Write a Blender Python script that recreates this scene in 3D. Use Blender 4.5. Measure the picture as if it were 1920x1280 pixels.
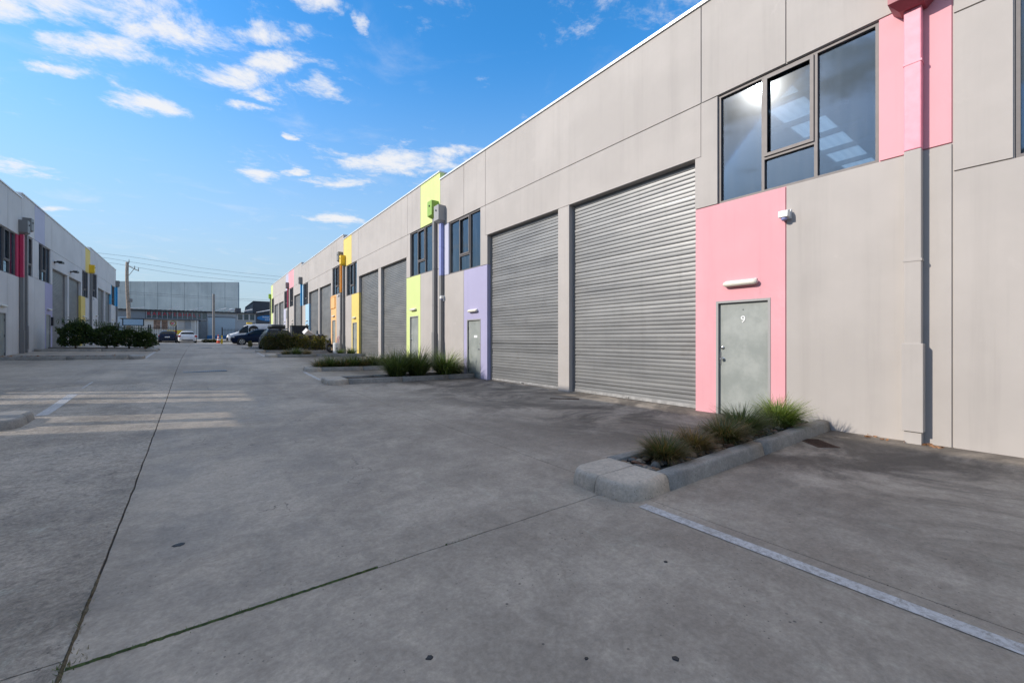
import bpy, bmesh, math, random
from mathutils import Vector, Matrix, noise as mnoise

# ------------------------------------------------------------------ scene, camera, sky, sun
for o in list(bpy.data.objects):
    bpy.data.objects.remove(o, do_unlink=True)
scene = bpy.context.scene
col = scene.collection
R = math.radians
CAM_H = 1.38
YAW = math.atan(580.0 / 780.0)
cam_d = bpy.data.cameras.new('camera')
cam = bpy.data.objects.new('camera', cam_d)
col.objects.link(cam)
cam.location = (0, 0, CAM_H)
cam.rotation_euler = (R(90), 0, -YAW)
cam_d.sensor_width = 36.0
cam_d.lens = 780.0 / 1920.0 * 36.0
cam_d.shift_y = -5.0 / 1920.0
cam_d.clip_start = 0.05
cam_d.clip_end = 2000.0
scene.camera = cam

SUN = Vector((-1.072, 0.449, 0.6035)).normalized()
SUN_EL = math.asin(SUN.z)
SUN_ROT = math.atan2(SUN.x, SUN.y) % (2 * math.pi)

scene.view_settings.view_transform = 'Standard'
scene.view_settings.look = 'None'
scene.view_settings.gamma = 1.0
scene.view_settings.use_curve_mapping = False
scene.view_settings.exposure = 1.06
scene.cycles.use_denoising = True
scene.cycles.max_bounces = 10
scene.cycles.diffuse_bounces = 5
scene.cycles.transparent_max_bounces = 24
scene.cycles.caustics_refractive = False

world = bpy.data.worlds.new('World')
scene.world = world
world.use_nodes = True
wt = world.node_tree
wt.nodes.clear()
_n = wt.nodes.new
_l = wt.links.new


def wmath(op, a, b=None, c=None, clamp=False):
    n = _n('ShaderNodeMath')
    n.operation = op
    n.use_clamp = clamp
    for i, v in enumerate((a, b, c)):
        if v is None:
            continue
        if isinstance(v, (int, float)):
            n.inputs[i].default_value = v
        else:
            _l(v, n.inputs[i])
    return n.outputs[0]


sky = _n('ShaderNodeTexSky')
sky.sky_type = 'NISHITA'
sky.sun_disc = False
sky.sun_elevation = SUN_EL
sky.sun_rotation = SUN_ROT
sky.altitude = 30
sky.air_density = 1.0
sky.dust_density = 0.35
sky.ozone_density = 1.6
hsv = _n('ShaderNodeHueSaturation')
hsv.inputs['Saturation'].default_value = 1.40
hsv.inputs['Value'].default_value = 0.95
_l(sky.outputs[0], hsv.inputs['Color'])
tc = _n('ShaderNodeTexCoord')
sep = _n('ShaderNodeSeparateXYZ')
_l(tc.outputs['Generated'], sep.inputs[0])
X_, Y_, Z_ = sep.outputs
az = wmath('ARCTAN2', X_, Y_)
el = wmath('ARCSINE', Z_)
# clouds: an even layer, denser where this sky carries its cloud banks
den = wmath('MAXIMUM', Z_, 0.03)
# plane of the cloud base; the cloud rows lie across the wind
P1 = wmath('DIVIDE', wmath('SUBTRACT', wmath('MULTIPLY', X_, 0.8025), wmath('MULTIPLY', Y_, 0.5967)), den)
P2 = wmath('DIVIDE', wmath('ADD', wmath('MULTIPLY', X_, 0.5967), wmath('MULTIPLY', Y_, 0.8025)), den)
comb = _n('ShaderNodeCombineXYZ')
_l(P1, comb.inputs[0])
_l(P2, comb.inputs[1])


def wnoise(scale, detail, rough, dist=0.0, off=0.0):
    m = _n('ShaderNodeMapping')
    m.inputs['Location'].default_value = (off, off * 0.7, off * 1.3)
    _l(comb.outputs[0], m.inputs['Vector'])
    n = _n('ShaderNodeTexNoise')
    n.inputs['Scale'].default_value = scale
    n.inputs['Detail'].default_value = detail
    n.inputs['Roughness'].default_value = rough
    n.inputs['Distortion'].default_value = dist
    _l(m.outputs[0], n.inputs['Vector'])
    return n


warp = wnoise(2.2, 6, 0.65, 0.0, 3.1)
wsep = _n('ShaderNodeSeparateColor')
_l(warp.outputs['Color'], wsep.inputs[0])
Q1 = wmath('ADD', P1, wmath('MULTIPLY', wmath('SUBTRACT', wsep.outputs[0], 0.5), 0.42))
Q2 = wmath('ADD', P2, wmath('MULTIPLY', wmath('SUBTRACT', wsep.outputs[1], 0.5), 0.30))
CLOUDS = [(-1.317, 1.268, 0.439, 0.124), (-1.096, 1.357, 0.209, 0.106), (-1.444, 1.444, 0.204, 0.086), (-1.700, 1.560, 0.120, 0.050),
          (-1.569, 1.753, 0.146, 0.087), (-0.855, 1.361, 0.157, 0.057), (-0.574, 1.244, 0.096, 0.060), (-0.492, 1.322, 0.042, 0.058),
          (-0.846, 1.500, 0.125, 0.098), (-1.041, 1.608, 0.175, 0.099), (-0.989, 1.714, 0.110, 0.083), (-1.116, 1.814, 0.140, 0.051),
          (-0.737, 1.642, 0.105, 0.083), (-2.908, 2.400, 0.169, 0.222), (-1.581, 2.516, 0.129, 0.130), (-1.122, 2.108, 0.049, 0.046),
          (-1.355, 2.516, 0.081, 0.065), (-0.727, 2.364, 0.455, 0.215), (-1.085, 2.644, 0.203, 0.108), (-1.435, 3.498, 0.247, 0.204),
          (-3.539, 3.210, 0.185, 0.092), (-0.286, 2.229, 0.143, 0.070)]
msum = None
for (a, e, w, h) in CLOUDS:
    da = wmath('MULTIPLY', wmath('SUBTRACT', Q1, a), 1.0 / w)
    de = wmath('MULTIPLY', wmath('SUBTRACT', Q2, e), 1.0 / h)
    t = wmath('ADD', wmath('MULTIPLY', da, da), wmath('MULTIPLY', de, de))
    g_ = wmath('EXPONENT', wmath('MULTIPLY', t, -0.9))
    msum = g_ if msum is None else wmath('MAXIMUM', msum, g_)
# cloud cover added over the unseen sky to whiten ambient light, clear in front
rest = wnoise(0.85, 3, 0.5, 0.4, 5.0)
mr3 = _n('ShaderNodeMapRange')
mr3.interpolation_type = 'SMOOTHSTEP'
mr3.inputs['From Min'].default_value = 0.44
mr3.inputs['From Max'].default_value = 0.58
_l(rest.outputs[0], mr3.inputs['Value'])
ca = wmath('MULTIPLY', wmath('SUBTRACT', az, 0.5), 1.0 / 0.95)
ce = wmath('MULTIPLY', wmath('SUBTRACT', el, 0.30), 1.0 / 0.42)
clear = wmath('SUBTRACT', 1.0, wmath('EXPONENT', wmath('MULTIPLY', wmath('POWER', wmath('ADD', wmath('MULTIPLY', ca, ca), wmath('MULTIPLY', ce, ce)), 3.0), -0.7)))
msum = wmath('MAXIMUM', msum, wmath('MULTIPLY', mr3.outputs[0], clear))
fine = wnoise(4.2, 12, 0.70, 0.3)
dens = wmath('ADD', wmath('MULTIPLY', msum, 0.90), wmath('MULTIPLY', wmath('SUBTRACT', fine.outputs[0], 0.5), 2.5))
mr = _n('ShaderNodeMapRange')
mr.interpolation_type = 'SMOOTHSTEP'
mr.inputs['From Min'].default_value = 0.28
mr.inputs['From Max'].default_value = 1.02
_l(dens, mr.inputs['Value'])
wisp = wnoise(2.2, 8, 0.6, 0.6, 8.0)
mr2 = _n('ShaderNodeMapRange')
mr2.interpolation_type = 'SMOOTHSTEP'
mr2.inputs['From Min'].default_value = 0.52
mr2.inputs['From Max'].default_value = 0.85
mr2.inputs['To Max'].default_value = 0.30
_l(wisp.outputs[0], mr2.inputs['Value'])
cfac = wmath('MAXIMUM', wmath('MULTIPLY', mr.outputs[0], 0.95), mr2.outputs[0], clamp=True)
# pale air towards the horizon
hz = _n('ShaderNodeMapRange')
hz.interpolation_type = 'SMOOTHSTEP'
hz.inputs['From Min'].default_value = 0.60
hz.inputs['From Max'].default_value = 0.0
hz.inputs['To Min'].default_value = 0.0
hz.inputs['To Max'].default_value = 0.96
_l(Z_, hz.inputs['Value'])
mixh = _n('ShaderNodeMix')
mixh.data_type = 'RGBA'
_l(hz.outputs[0], mixh.inputs['Factor'])
_l(hsv.outputs[0], mixh.inputs[6])
mixh.inputs[7].default_value = (1.38, 1.80, 2.2, 1)
mixc = _n('ShaderNodeMix')
mixc.data_type = 'RGBA'
_l(cfac, mixc.inputs['Factor'])
_l(mixh.outputs[2], mixc.inputs[6])
mixc.inputs[7].default_value = (2.9, 2.92, 3.0, 1)
bg = _n('ShaderNodeBackground')
bg.inputs['Strength'].default_value = 0.15
_l(mixc.outputs[2], bg.inputs['Color'])
wo = _n('ShaderNodeOutputWorld')
_l(bg.outputs[0], wo.inputs['Surface'])

sun_d = bpy.data.lights.new('sun', 'SUN')
sun_d.energy = 2.2
sun_d.angle = R(0.53)
sun_d.color = (1.0, 0.93, 0.84)
sun = bpy.data.objects.new('sun', sun_d)
col.objects.link(sun)
sun.rotation_euler = SUN.to_track_quat('Z', 'Y').to_euler()
sun.location = (-30, 20, 40)


# ------------------------------------------------------------------ helpers
def link(o, parent=None):
    col.objects.link(o)
    if parent is not None:
        o.parent = parent
    return o


def tag(o, label=None, cat=None, group=None, kind=None):
    if label:
        o['label'] = label
    if cat:
        o['category'] = cat
    if group:
        o['group'] = group
    if kind:
        o['kind'] = kind
    return o


def empty(name, loc, rz=0.0, label=None, cat=None, group=None):
    o = bpy.data.objects.new(name, None)
    o.empty_display_size = 0.3
    o.location = loc
    o.rotation_euler = (0, 0, rz)
    col.objects.link(o)
    return tag(o, label, cat, group)


class MB:
    def __init__(self, f=None):
        self.v, self.fc, self.mi, self.cl = [], [], [], []
        self.f = f

    def pt(self, p):
        self.v.append(self.f(*p) if self.f else tuple(p))
        return len(self.v) - 1

    def face(self, ids, m=0, c=None):
        self.fc.append(tuple(ids))
        self.mi.append(m)
        self.cl.append(c)

    def poly(self, pts, m=0, c=None):
        self.face([self.pt(p) for p in pts], m, c)

    def box(self, x0, x1, y0, y1, z0, z1, m=0):
        i = [self.pt(p) for p in ((x0, y0, z0), (x1, y0, z0), (x1, y1, z0), (x0, y1, z0),
                                  (x0, y0, z1), (x1, y0, z1), (x1, y1, z1), (x0, y1, z1))]
        for q in ((0, 3, 2, 1), (4, 5, 6, 7), (0, 1, 5, 4), (1, 2, 6, 5), (2, 3, 7, 6), (3, 0, 4, 7)):
            self.face([i[k] for k in q], m)
        return self

    def ring_loft(self, rings, closed=True, caps=True, m=0):
        idx = [[self.pt(p) for p in r] for r in rings]
        n = len(idx[0])
        for a, b in zip(idx, idx[1:]):
            for k in range(n if closed else n - 1):
                self.face((a[k], a[(k + 1) % n], b[(k + 1) % n], b[k]), m)
        if caps:
            self.face(list(reversed(idx[0])), m)
            self.face(idx[-1], m)
        return self

    def tube(self, pts, r, n=8, caps=True, m=0):
        pts = [Vector(p) for p in pts]
        rings = []
        for k, p in enumerate(pts):
            a = pts[max(0, k - 1)]
            b = pts[min(len(pts) - 1, k + 1)]
            d = (b - a).normalized()
            up = Vector((0, 0, 1)) if abs(d.z) < 0.95 else Vector((1, 0, 0))
            s = d.cross(up).normalized()
            t = s.cross(d).normalized()
            rr = r[k] if isinstance(r, (list, tuple)) else r
            rings.append([tuple(p + s * (rr * math.cos(2 * math.pi * j / n)) + t * (rr * math.sin(2 * math.pi * j / n))) for j in range(n)])
        return self.ring_loft(rings, True, caps, m)

    def disc(self, c, ax, r0, r1, n=20, m=0):
        """flat ring or disc round axis ax"""
        c = Vector(c)
        ax = Vector(ax).normalized()
        up = Vector((0, 0, 1)) if abs(ax.z) < 0.9 else Vector((1, 0, 0))
        s = ax.cross(up).normalized()
        t = s.cross(ax).normalized()
        P = lambda r, j: tuple(c + s * (r * math.cos(2 * math.pi * j / n)) + t * (r * math.sin(2 * math.pi * j / n)))
        if r0 <= 0:
            self.poly([P(r1, j) for j in range(n)], m)
        else:
            for j in range(n):
                self.poly([P(r0, j), P(r1, j), P(r1, j + 1), P(r0, j + 1)], m)
        return self

    def mesh(self, name, mats, smooth=False, recalc=True, bevel=0.0):
        me = bpy.data.meshes.new(name)
        me.from_pydata(self.v, [], self.fc)
        if not isinstance(mats, (list, tuple)):
            mats = [mats]
        for mm in mats:
            me.materials.append(mm)
        me.polygons.foreach_set('material_index', self.mi)
        if any(c is not None for c in self.cl):
            at = me.color_attributes.new('Col', 'FLOAT_COLOR', 'CORNER')
            buf = []
            for fce, c in zip(self.fc, self.cl):
                c = c or (1, 1, 1)
                buf.extend((c[0], c[1], c[2], 1.0) * len(fce))
            at.data.foreach_set('color', buf)
        if recalc or bevel:
            bm = bmesh.new()
            bm.from_mesh(me)
            if bevel:
                bmesh.ops.remove_doubles(bm, verts=bm.verts, dist=1e-5)
            if recalc:
                bmesh.ops.recalc_face_normals(bm, faces=bm.faces)
            if bevel:
                ed = [e for e in bm.edges if len(e.link_faces) == 2 and e.calc_face_angle(0) > 0.6]
                bmesh.ops.bevel(bm, geom=ed, offset=bevel, segments=2, affect='EDGES', profile=0.6, clamp_overlap=True)
            bm.to_mesh(me)
            bm.free()
        if smooth:
            me.polygons.foreach_set('use_smooth', [True] * len(me.polygons))
        me.update()
        return me

    def build(self, name, mats, parent=None, loc=None, **kw):
        o = bpy.data.objects.new(name, self.mesh(name, mats, **kw))
        if loc is not None:
            o.location = loc
        return link(o, parent)


def text_mesh(body, size, ext, mat, name):
    cu = bpy.data.curves.new('text', 'FONT')
    cu.body = body
    cu.size = size
    cu.extrude = ext
    cu.align_x = 'CENTER'
    cu.align_y = 'CENTER'
    ob = bpy.data.objects.new('text', cu)
    col.objects.link(ob)
    dg = bpy.context.evaluated_depsgraph_get()
    me = bpy.data.meshes.new_from_object(ob.evaluated_get(dg))
    bpy.data.objects.remove(ob)
    bpy.data.curves.remove(cu)
    me.name = name
    me.materials.clear()
    me.materials.append(mat)
    return me


# ------------------------------------------------------------------ lie of the land
ZR = [(-60, 0), (11.5, 0), (16, .12), (20, .24), (25, .36), (30, .42), (40, .54), (50, .68), (60, .82), (66, .88), (75, 1.1), (85, 1.36), (100, 1.4), (900, 1.4)]
ZL = [(-60, 0), (5, 0), (9, .06), (15, .26), (20, .42), (29, .66), (35, .78), (45, .86), (55, .88), (66, .88), (75, 1.1), (85, 1.36), (100, 1.4), (900, 1.4)]


def lerp_t(T, y):
    for (a, b), (c, d) in zip(T, T[1:]):
        if y <= c:
            return b + (d - b) * max(0.0, (y - a) / (c - a))
    return T[-1][1]


def gz(x, y):
    s = min(1.0, max(0.0, (7.64 - x) / 14.7))
    return lerp_t(ZR, y) * (1 - s) + lerp_t(ZL, y) * s


XR = 7.64


def XLw(y):
    return -7.05 - 0.0133 * (y - 30.3)


# ------------------------------------------------------------------ materials
class NT:
    def __init__(self, name):
        self.m = bpy.data.materials.new(name)
        self.m.use_nodes = True
        self.t = self.m.node_tree
        self.t.nodes.clear()
        self.out = self.t.nodes.new('ShaderNodeOutputMaterial')
        self.geo = None

    def n(self, kind, **kw):
        nd = self.t.nodes.new(kind)
        for k, v in kw.items():
            if k in nd.inputs:
                if hasattr(v, 'is_output') or isinstance(v, bpy.types.NodeSocket):
                    self.t.links.new(v, nd.inputs[k])
                else:
                    nd.inputs[k].default_value = v
            else:
                setattr(nd, k, v)
        return nd

    def pos(self):
        if self.geo is None:
            self.geo = self.n('ShaderNodeNewGeometry')
        return self.geo.outputs['Position']

    def mapped(self, scale=(1, 1, 1), loc=(0, 0, 0), rot=(0, 0, 0), vec=None):
        m = self.n('ShaderNodeMapping')
        m.inputs['Scale'].default_value = scale
        m.inputs['Location'].default_value = loc
        m.inputs['Rotation'].default_value = rot
        self.t.links.new(vec or self.pos(), m.inputs['Vector'])
        return m.outputs[0]

    def noise(self, scale, detail=4, rough=0.55, vec=None, dist=0.0):
        nd = self.n('ShaderNodeTexNoise')
        nd.inputs['Scale'].default_value = scale
        nd.inputs['Detail'].default_value = detail
        nd.inputs['Roughness'].default_value = rough
        nd.inputs['Distortion'].default_value = dist
        self.t.links.new(vec or self.pos(), nd.inputs['Vector'])
        return nd.outputs[0]

    def ramp(self, val, a, b, lo=0.0, hi=1.0, smooth=True):
        nd = self.n('ShaderNodeMapRange')
        nd.interpolation_type = 'SMOOTHSTEP' if smooth else 'LINEAR'
        nd.inputs['From Min'].default_value = a
        nd.inputs['From Max'].default_value = b
        nd.inputs['To Min'].default_value = lo
        nd.inputs['To Max'].default_value = hi
        self.t.links.new(val, nd.inputs['Value'])
        return nd.outputs[0]

    def math(self, op, a, b=None, clamp=False):
        nd = self.n('ShaderNodeMath', operation=op, use_clamp=clamp)
        for i, v in enumerate((a, b)):
            if v is None:
                continue
            if isinstance(v, (int, float)):
                nd.inputs[i].default_value = v
            else:
                self.t.links.new(v, nd.inputs[i])
        return nd.outputs[0]

    def mix(self, fac, a, b, mode='MIX'):
        nd = self.n('ShaderNodeMix', data_type='RGBA', blend_type=mode)
        for sock, v in ((nd.inputs['Factor'], fac), (nd.inputs[6], a), (nd.inputs[7], b)):
            if isinstance(v, (int, float)):
                sock.default_value = v
            elif isinstance(v, (tuple, list)):
                sock.default_value = (v[0], v[1], v[2], 1)
            else:
                self.t.links.new(v, sock)
        return nd.outputs[2]

    def scale_col(self, c, fac):
        """colour times a grey factor socket"""
        return self.mix(1.0, c, fac, 'MULTIPLY')

    def bump(self, h, strength=0.2, dist=0.01):
        nd = self.n('ShaderNodeBump')
        nd.inputs['Strength'].default_value = strength
        nd.inputs['Distance'].default_value = dist
        self.t.links.new(h, nd.inputs['Height'])
        return nd.outputs[0]

    def principled(self, color, rough=0.6, metal=0.0, normal=None, spec=0.5, **kw):
        p = self.n('ShaderNodeBsdfPrincipled')
        for k, v in (('Base Color', color), ('Roughness', rough), ('Metallic', metal), ('Specular IOR Level', spec)):
            if isinstance(v, (int, float)):
                p.inputs[k].default_value = v
            elif isinstance(v, (tuple, list)):
                p.inputs[k].default_value = (v[0], v[1], v[2], 1)
            else:
                self.t.links.new(v, p.inputs[k])
        for k, v in kw.items():
            p.inputs[k.replace('_', ' ')].default_value = v
        if normal is not None:
            self.t.links.new(normal, p.inputs['Normal'])
        self.t.links.new(p.outputs[0], self.out.inputs['Surface'])
        return p


def paint_wall(name, rgb, rough=0.7, var=0.08, streak=0.11):
    """painted precast concrete: faint clouding, rain streaks, roller texture"""
    t = NT(name)
    big = t.ramp(t.noise(0.55, 5, 0.6), 0.3, 0.7, 1 - var, 1 + var * 0.6)
    st = t.ramp(t.noise(1.0, 6, 0.65, t.mapped((2.6, 2.6, 0.10))), 0.48, 0.78, 1.0, 1 - streak)
    st2 = t.ramp(t.noise(1.0, 3, 0.6, t.mapped((9.0, 9.0, 0.35), (3, 5, 1))), 0.55, 0.8, 1.0, 1 - streak * 0.5)
    pat = t.ramp(t.noise(1.3, 7, 0.7, t.mapped((1, 1, 1), (7, 2, 4)), 0.8), 0.60, 0.74, 0.0, 0.30)
    f = t.math('MULTIPLY', t.math('MULTIPLY', big, st), st2)
    c = t.scale_col(rgb, f)
    lighter = tuple(min(0.9, v * 1.18 + 0.02) for v in rgb)
    c = t.mix(pat, c, lighter)
    h = t.math('ADD', t.noise(90, 3, 0.6), t.math('MULTIPLY', t.noise(6, 4, 0.6), 1.2))
    t.principled(c, rough, normal=t.bump(h, 0.10, 0.006), spec=0.35)
    return t.m


def plain(name, rgb, rough=0.5, metal=0.0, var=0.08, scale=8.0, bump=0.0, spec=0.5, **kw):
    t = NT(name)
    c = t.scale_col(rgb, t.ramp(t.noise(scale, 5, 0.6), 0.3, 0.7, 1 - var, 1 + var))
    nrm = t.bump(t.noise(scale * 8, 3), bump, 0.004) if bump else None
    t.principled(c, rough, metal, nrm, spec, **kw)
    return t.m


GREY = (0.425, 0.390, 0.360)
M = {}
M['grey'] = paint_wall('painted concrete grey', GREY)
M['grey_lt'] = paint_wall('painted concrete grey brightened for shade', (0.575, 0.56, 0.545))  # wall grey lightened for the shaded row to stand in for missing light
M['pink'] = paint_wall('painted concrete pink', (0.72, 0.345, 0.375), var=0.07, streak=0.10)
M['lav'] = paint_wall('painted concrete lavender', (0.39, 0.365, 0.52), var=0.05, streak=0.06)
M['green'] = paint_wall('painted concrete lime', (0.60, 0.68, 0.27), var=0.04, streak=0.06)
M['yellow'] = paint_wall('painted concrete yellow', (0.74, 0.56, 0.16), var=0.04, streak=0.06)
M['orange'] = paint_wall('painted concrete apricot', (0.76, 0.45, 0.19), var=0.04, streak=0.06)
M['blue'] = paint_wall('painted concrete sky blue', (0.10, 0.42, 0.68), var=0.04, streak=0.06)
M['blue_lt'] = paint_wall('painted concrete pale blue', (0.36, 0.56, 0.72), var=0.04, streak=0.06)
M['lav_lt'] = paint_wall('painted concrete pale lavender', (0.46, 0.46, 0.56), var=0.04, streak=0.05)
M['dgrey'] = paint_wall('painted steel grey', (0.20, 0.195, 0.19), 0.5, 0.04, 0.05)
M['mgrey'] = paint_wall('painted steel mid grey', (0.33, 0.32, 0.31), 0.5, 0.04, 0.05)
M['pipe_pink'] = plain('pipe pink', (0.74, 0.27, 0.34), 0.45)
M['pipe_red'] = plain('pipe red', (0.50, 0.035, 0.10), 0.45)
M['pipe_lav'] = plain('pipe blue lavender', (0.26, 0.29, 0.55), 0.45)
M['pipe_blue'] = plain('pipe blue', (0.02, 0.26, 0.50), 0.45)
M['pipe_orange'] = plain('pipe orange', (0.70, 0.30, 0.04), 0.45)
M['head_maroon'] = plain('box pink darkened as shade', (0.30, 0.055, 0.075), 0.45)  # pink head darkened in colour to stand for its shaded underside
M['head_green'] = plain('box green', (0.26, 0.42, 0.06), 0.45)
M['head_yellow'] = plain('box yellow', (0.76, 0.50, 0.02), 0.45)
M['cap'] = plain('parapet capping', (0.72, 0.72, 0.72), 0.35, 0.2)
M['alu'] = plain('window frame', (0.14, 0.125, 0.12), 0.55, 0.15)
M['door'] = None
M['black'] = plain('black paint', (0.012, 0.012, 0.013), 0.45)
M['rubber'] = plain('rubber', (0.018, 0.018, 0.019), 0.85)
M['white'] = plain('white enamel', (0.74, 0.73, 0.70), 0.4)
M['white_print'] = plain('white print', (0.82, 0.82, 0.80), 0.5, var=0.02)
M['steel'] = plain('bright steel', (0.62, 0.62, 0.62), 0.22, 0.95)
M['dark_in'] = plain('interior wall', (0.13, 0.15, 0.17), 0.9)
M['roof'] = plain('roof sheet', (0.30, 0.31, 0.32), 0.5, 0.3)
M['rail'] = plain('shutter rail', (0.34, 0.335, 0.325), 0.5, 0.3, var=.2)
M['lens'] = plain('lamp diffuser', (0.72, 0.68, 0.58), 0.4)

# steel door: slightly patchy enamel
t = NT('door enamel')
c = t.mix(t.ramp(t.noise(2.2, 6, 0.65), 0.35, 0.7), (0.245, 0.265, 0.245), (0.335, 0.35, 0.325))
c = t.scale_col(c, t.ramp(t.noise(1.0, 5, 0.6, t.mapped((14, 14, 0.8))), 0.5, 0.8, 1.0, 0.88))
t.principled(c, 0.42, 0.0, t.bump(t.noise(25, 3), 0.05, 0.003))
M['door'] = t.m

# zinc-grey roller shutter
t = NT('shutter steel')
c = t.mix(t.ramp(t.noise(1.0, 5, 0.6, t.mapped((0.6, 0.6, 3.0))), 0.3, 0.7), (0.19, 0.192, 0.192), (0.255, 0.255, 0.25))
c = t.scale_col(c, t.ramp(t.noise(1.0, 6, 0.7, t.mapped((5, 5, 0.25))), 0.5, 0.8, 1.0, 0.86))
oi = t.n('ShaderNodeObjectInfo')
c = t.scale_col(c, t.ramp(oi.outputs['Random'], 0, 1, .90, 1.06, False))
gr = t.ramp(t.noise(1.0, 7, 0.7, t.mapped((1.2, 1.2, 2.5), (3, 3, 3)), .8), .56, .74, 0.0, .30)
c = t.mix(gr, c, (.13, .12, .11))
t.principled(c, 0.45, 0.35, t.bump(t.math('ADD', t.noise(60, 2), t.math('MULTIPLY', t.noise(3, 3), 2.0)), 0.06, 0.004))
M['shutter'] = t.m

# window glass: mirror film, dusty, rain-marked
t = NT('window glass')
fr = t.n('ShaderNodeFresnel')
fr.inputs['IOR'].default_value = 1.85
tr = t.n('ShaderNodeBsdfTransparent')
tr.inputs['Color'].default_value = (0.40, 0.49, 0.56, 1)
gl = t.n('ShaderNodeBsdfGlossy')
gl.inputs['Roughness'].default_value = 0.03
gl.inputs['Color'].default_value = (0.70, 0.86, 1.0, 1)
hazeg = t.n('ShaderNodeBsdfGlossy')
hazeg.inputs['Roughness'].default_value = 0.16
dif = t.n('ShaderNodeBsdfDiffuse')
dif.inputs['Color'].default_value = (0.38, 0.46, 0.55, 1)
m1 = t.n('ShaderNodeMixShader')
t.t.links.new(t.math('ADD', fr.outputs[0], 0.02, True), m1.inputs[0])
t.t.links.new(tr.outputs[0], m1.inputs[1])
t.t.links.new(gl.outputs[0], m1.inputs[2])
dirt = t.ramp(t.noise(1.0, 7, 0.7, t.mapped((7, 7, 0.6))), 0.42, 0.78, 0.02, 0.12)
m2 = t.n('ShaderNodeMixShader')
t.t.links.new(dirt, m2.inputs[0])
t.t.links.new(m1.outputs[0], m2.inputs[1])
t.t.links.new(dif.outputs[0], m2.inputs[2])
m3 = t.n('ShaderNodeMixShader')
m3.inputs[0].default_value = 0.002
t.t.links.new(m2.outputs[0], m3.inputs[1])
t.t.links.new(hazeg.outputs[0], m3.inputs[2])
t.t.links.new(m3.outputs[0], t.out.inputs['Surface'])
M['glass'] = t.m

M['dglass'] = plain('dark glass', (0.012, 0.018, 0.022), 0.10, 0.0, spec=0.25)
# translucent roof light sheet
t = NT('roof light sheet')
tl = t.n('ShaderNodeBsdfTranslucent')
tl.inputs['Color'].default_value = (0.75, 0.76, 0.74, 1)
t.t.links.new(tl.outputs[0], t.out.inputs['Surface'])
M['rooflight'] = t.m


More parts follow.
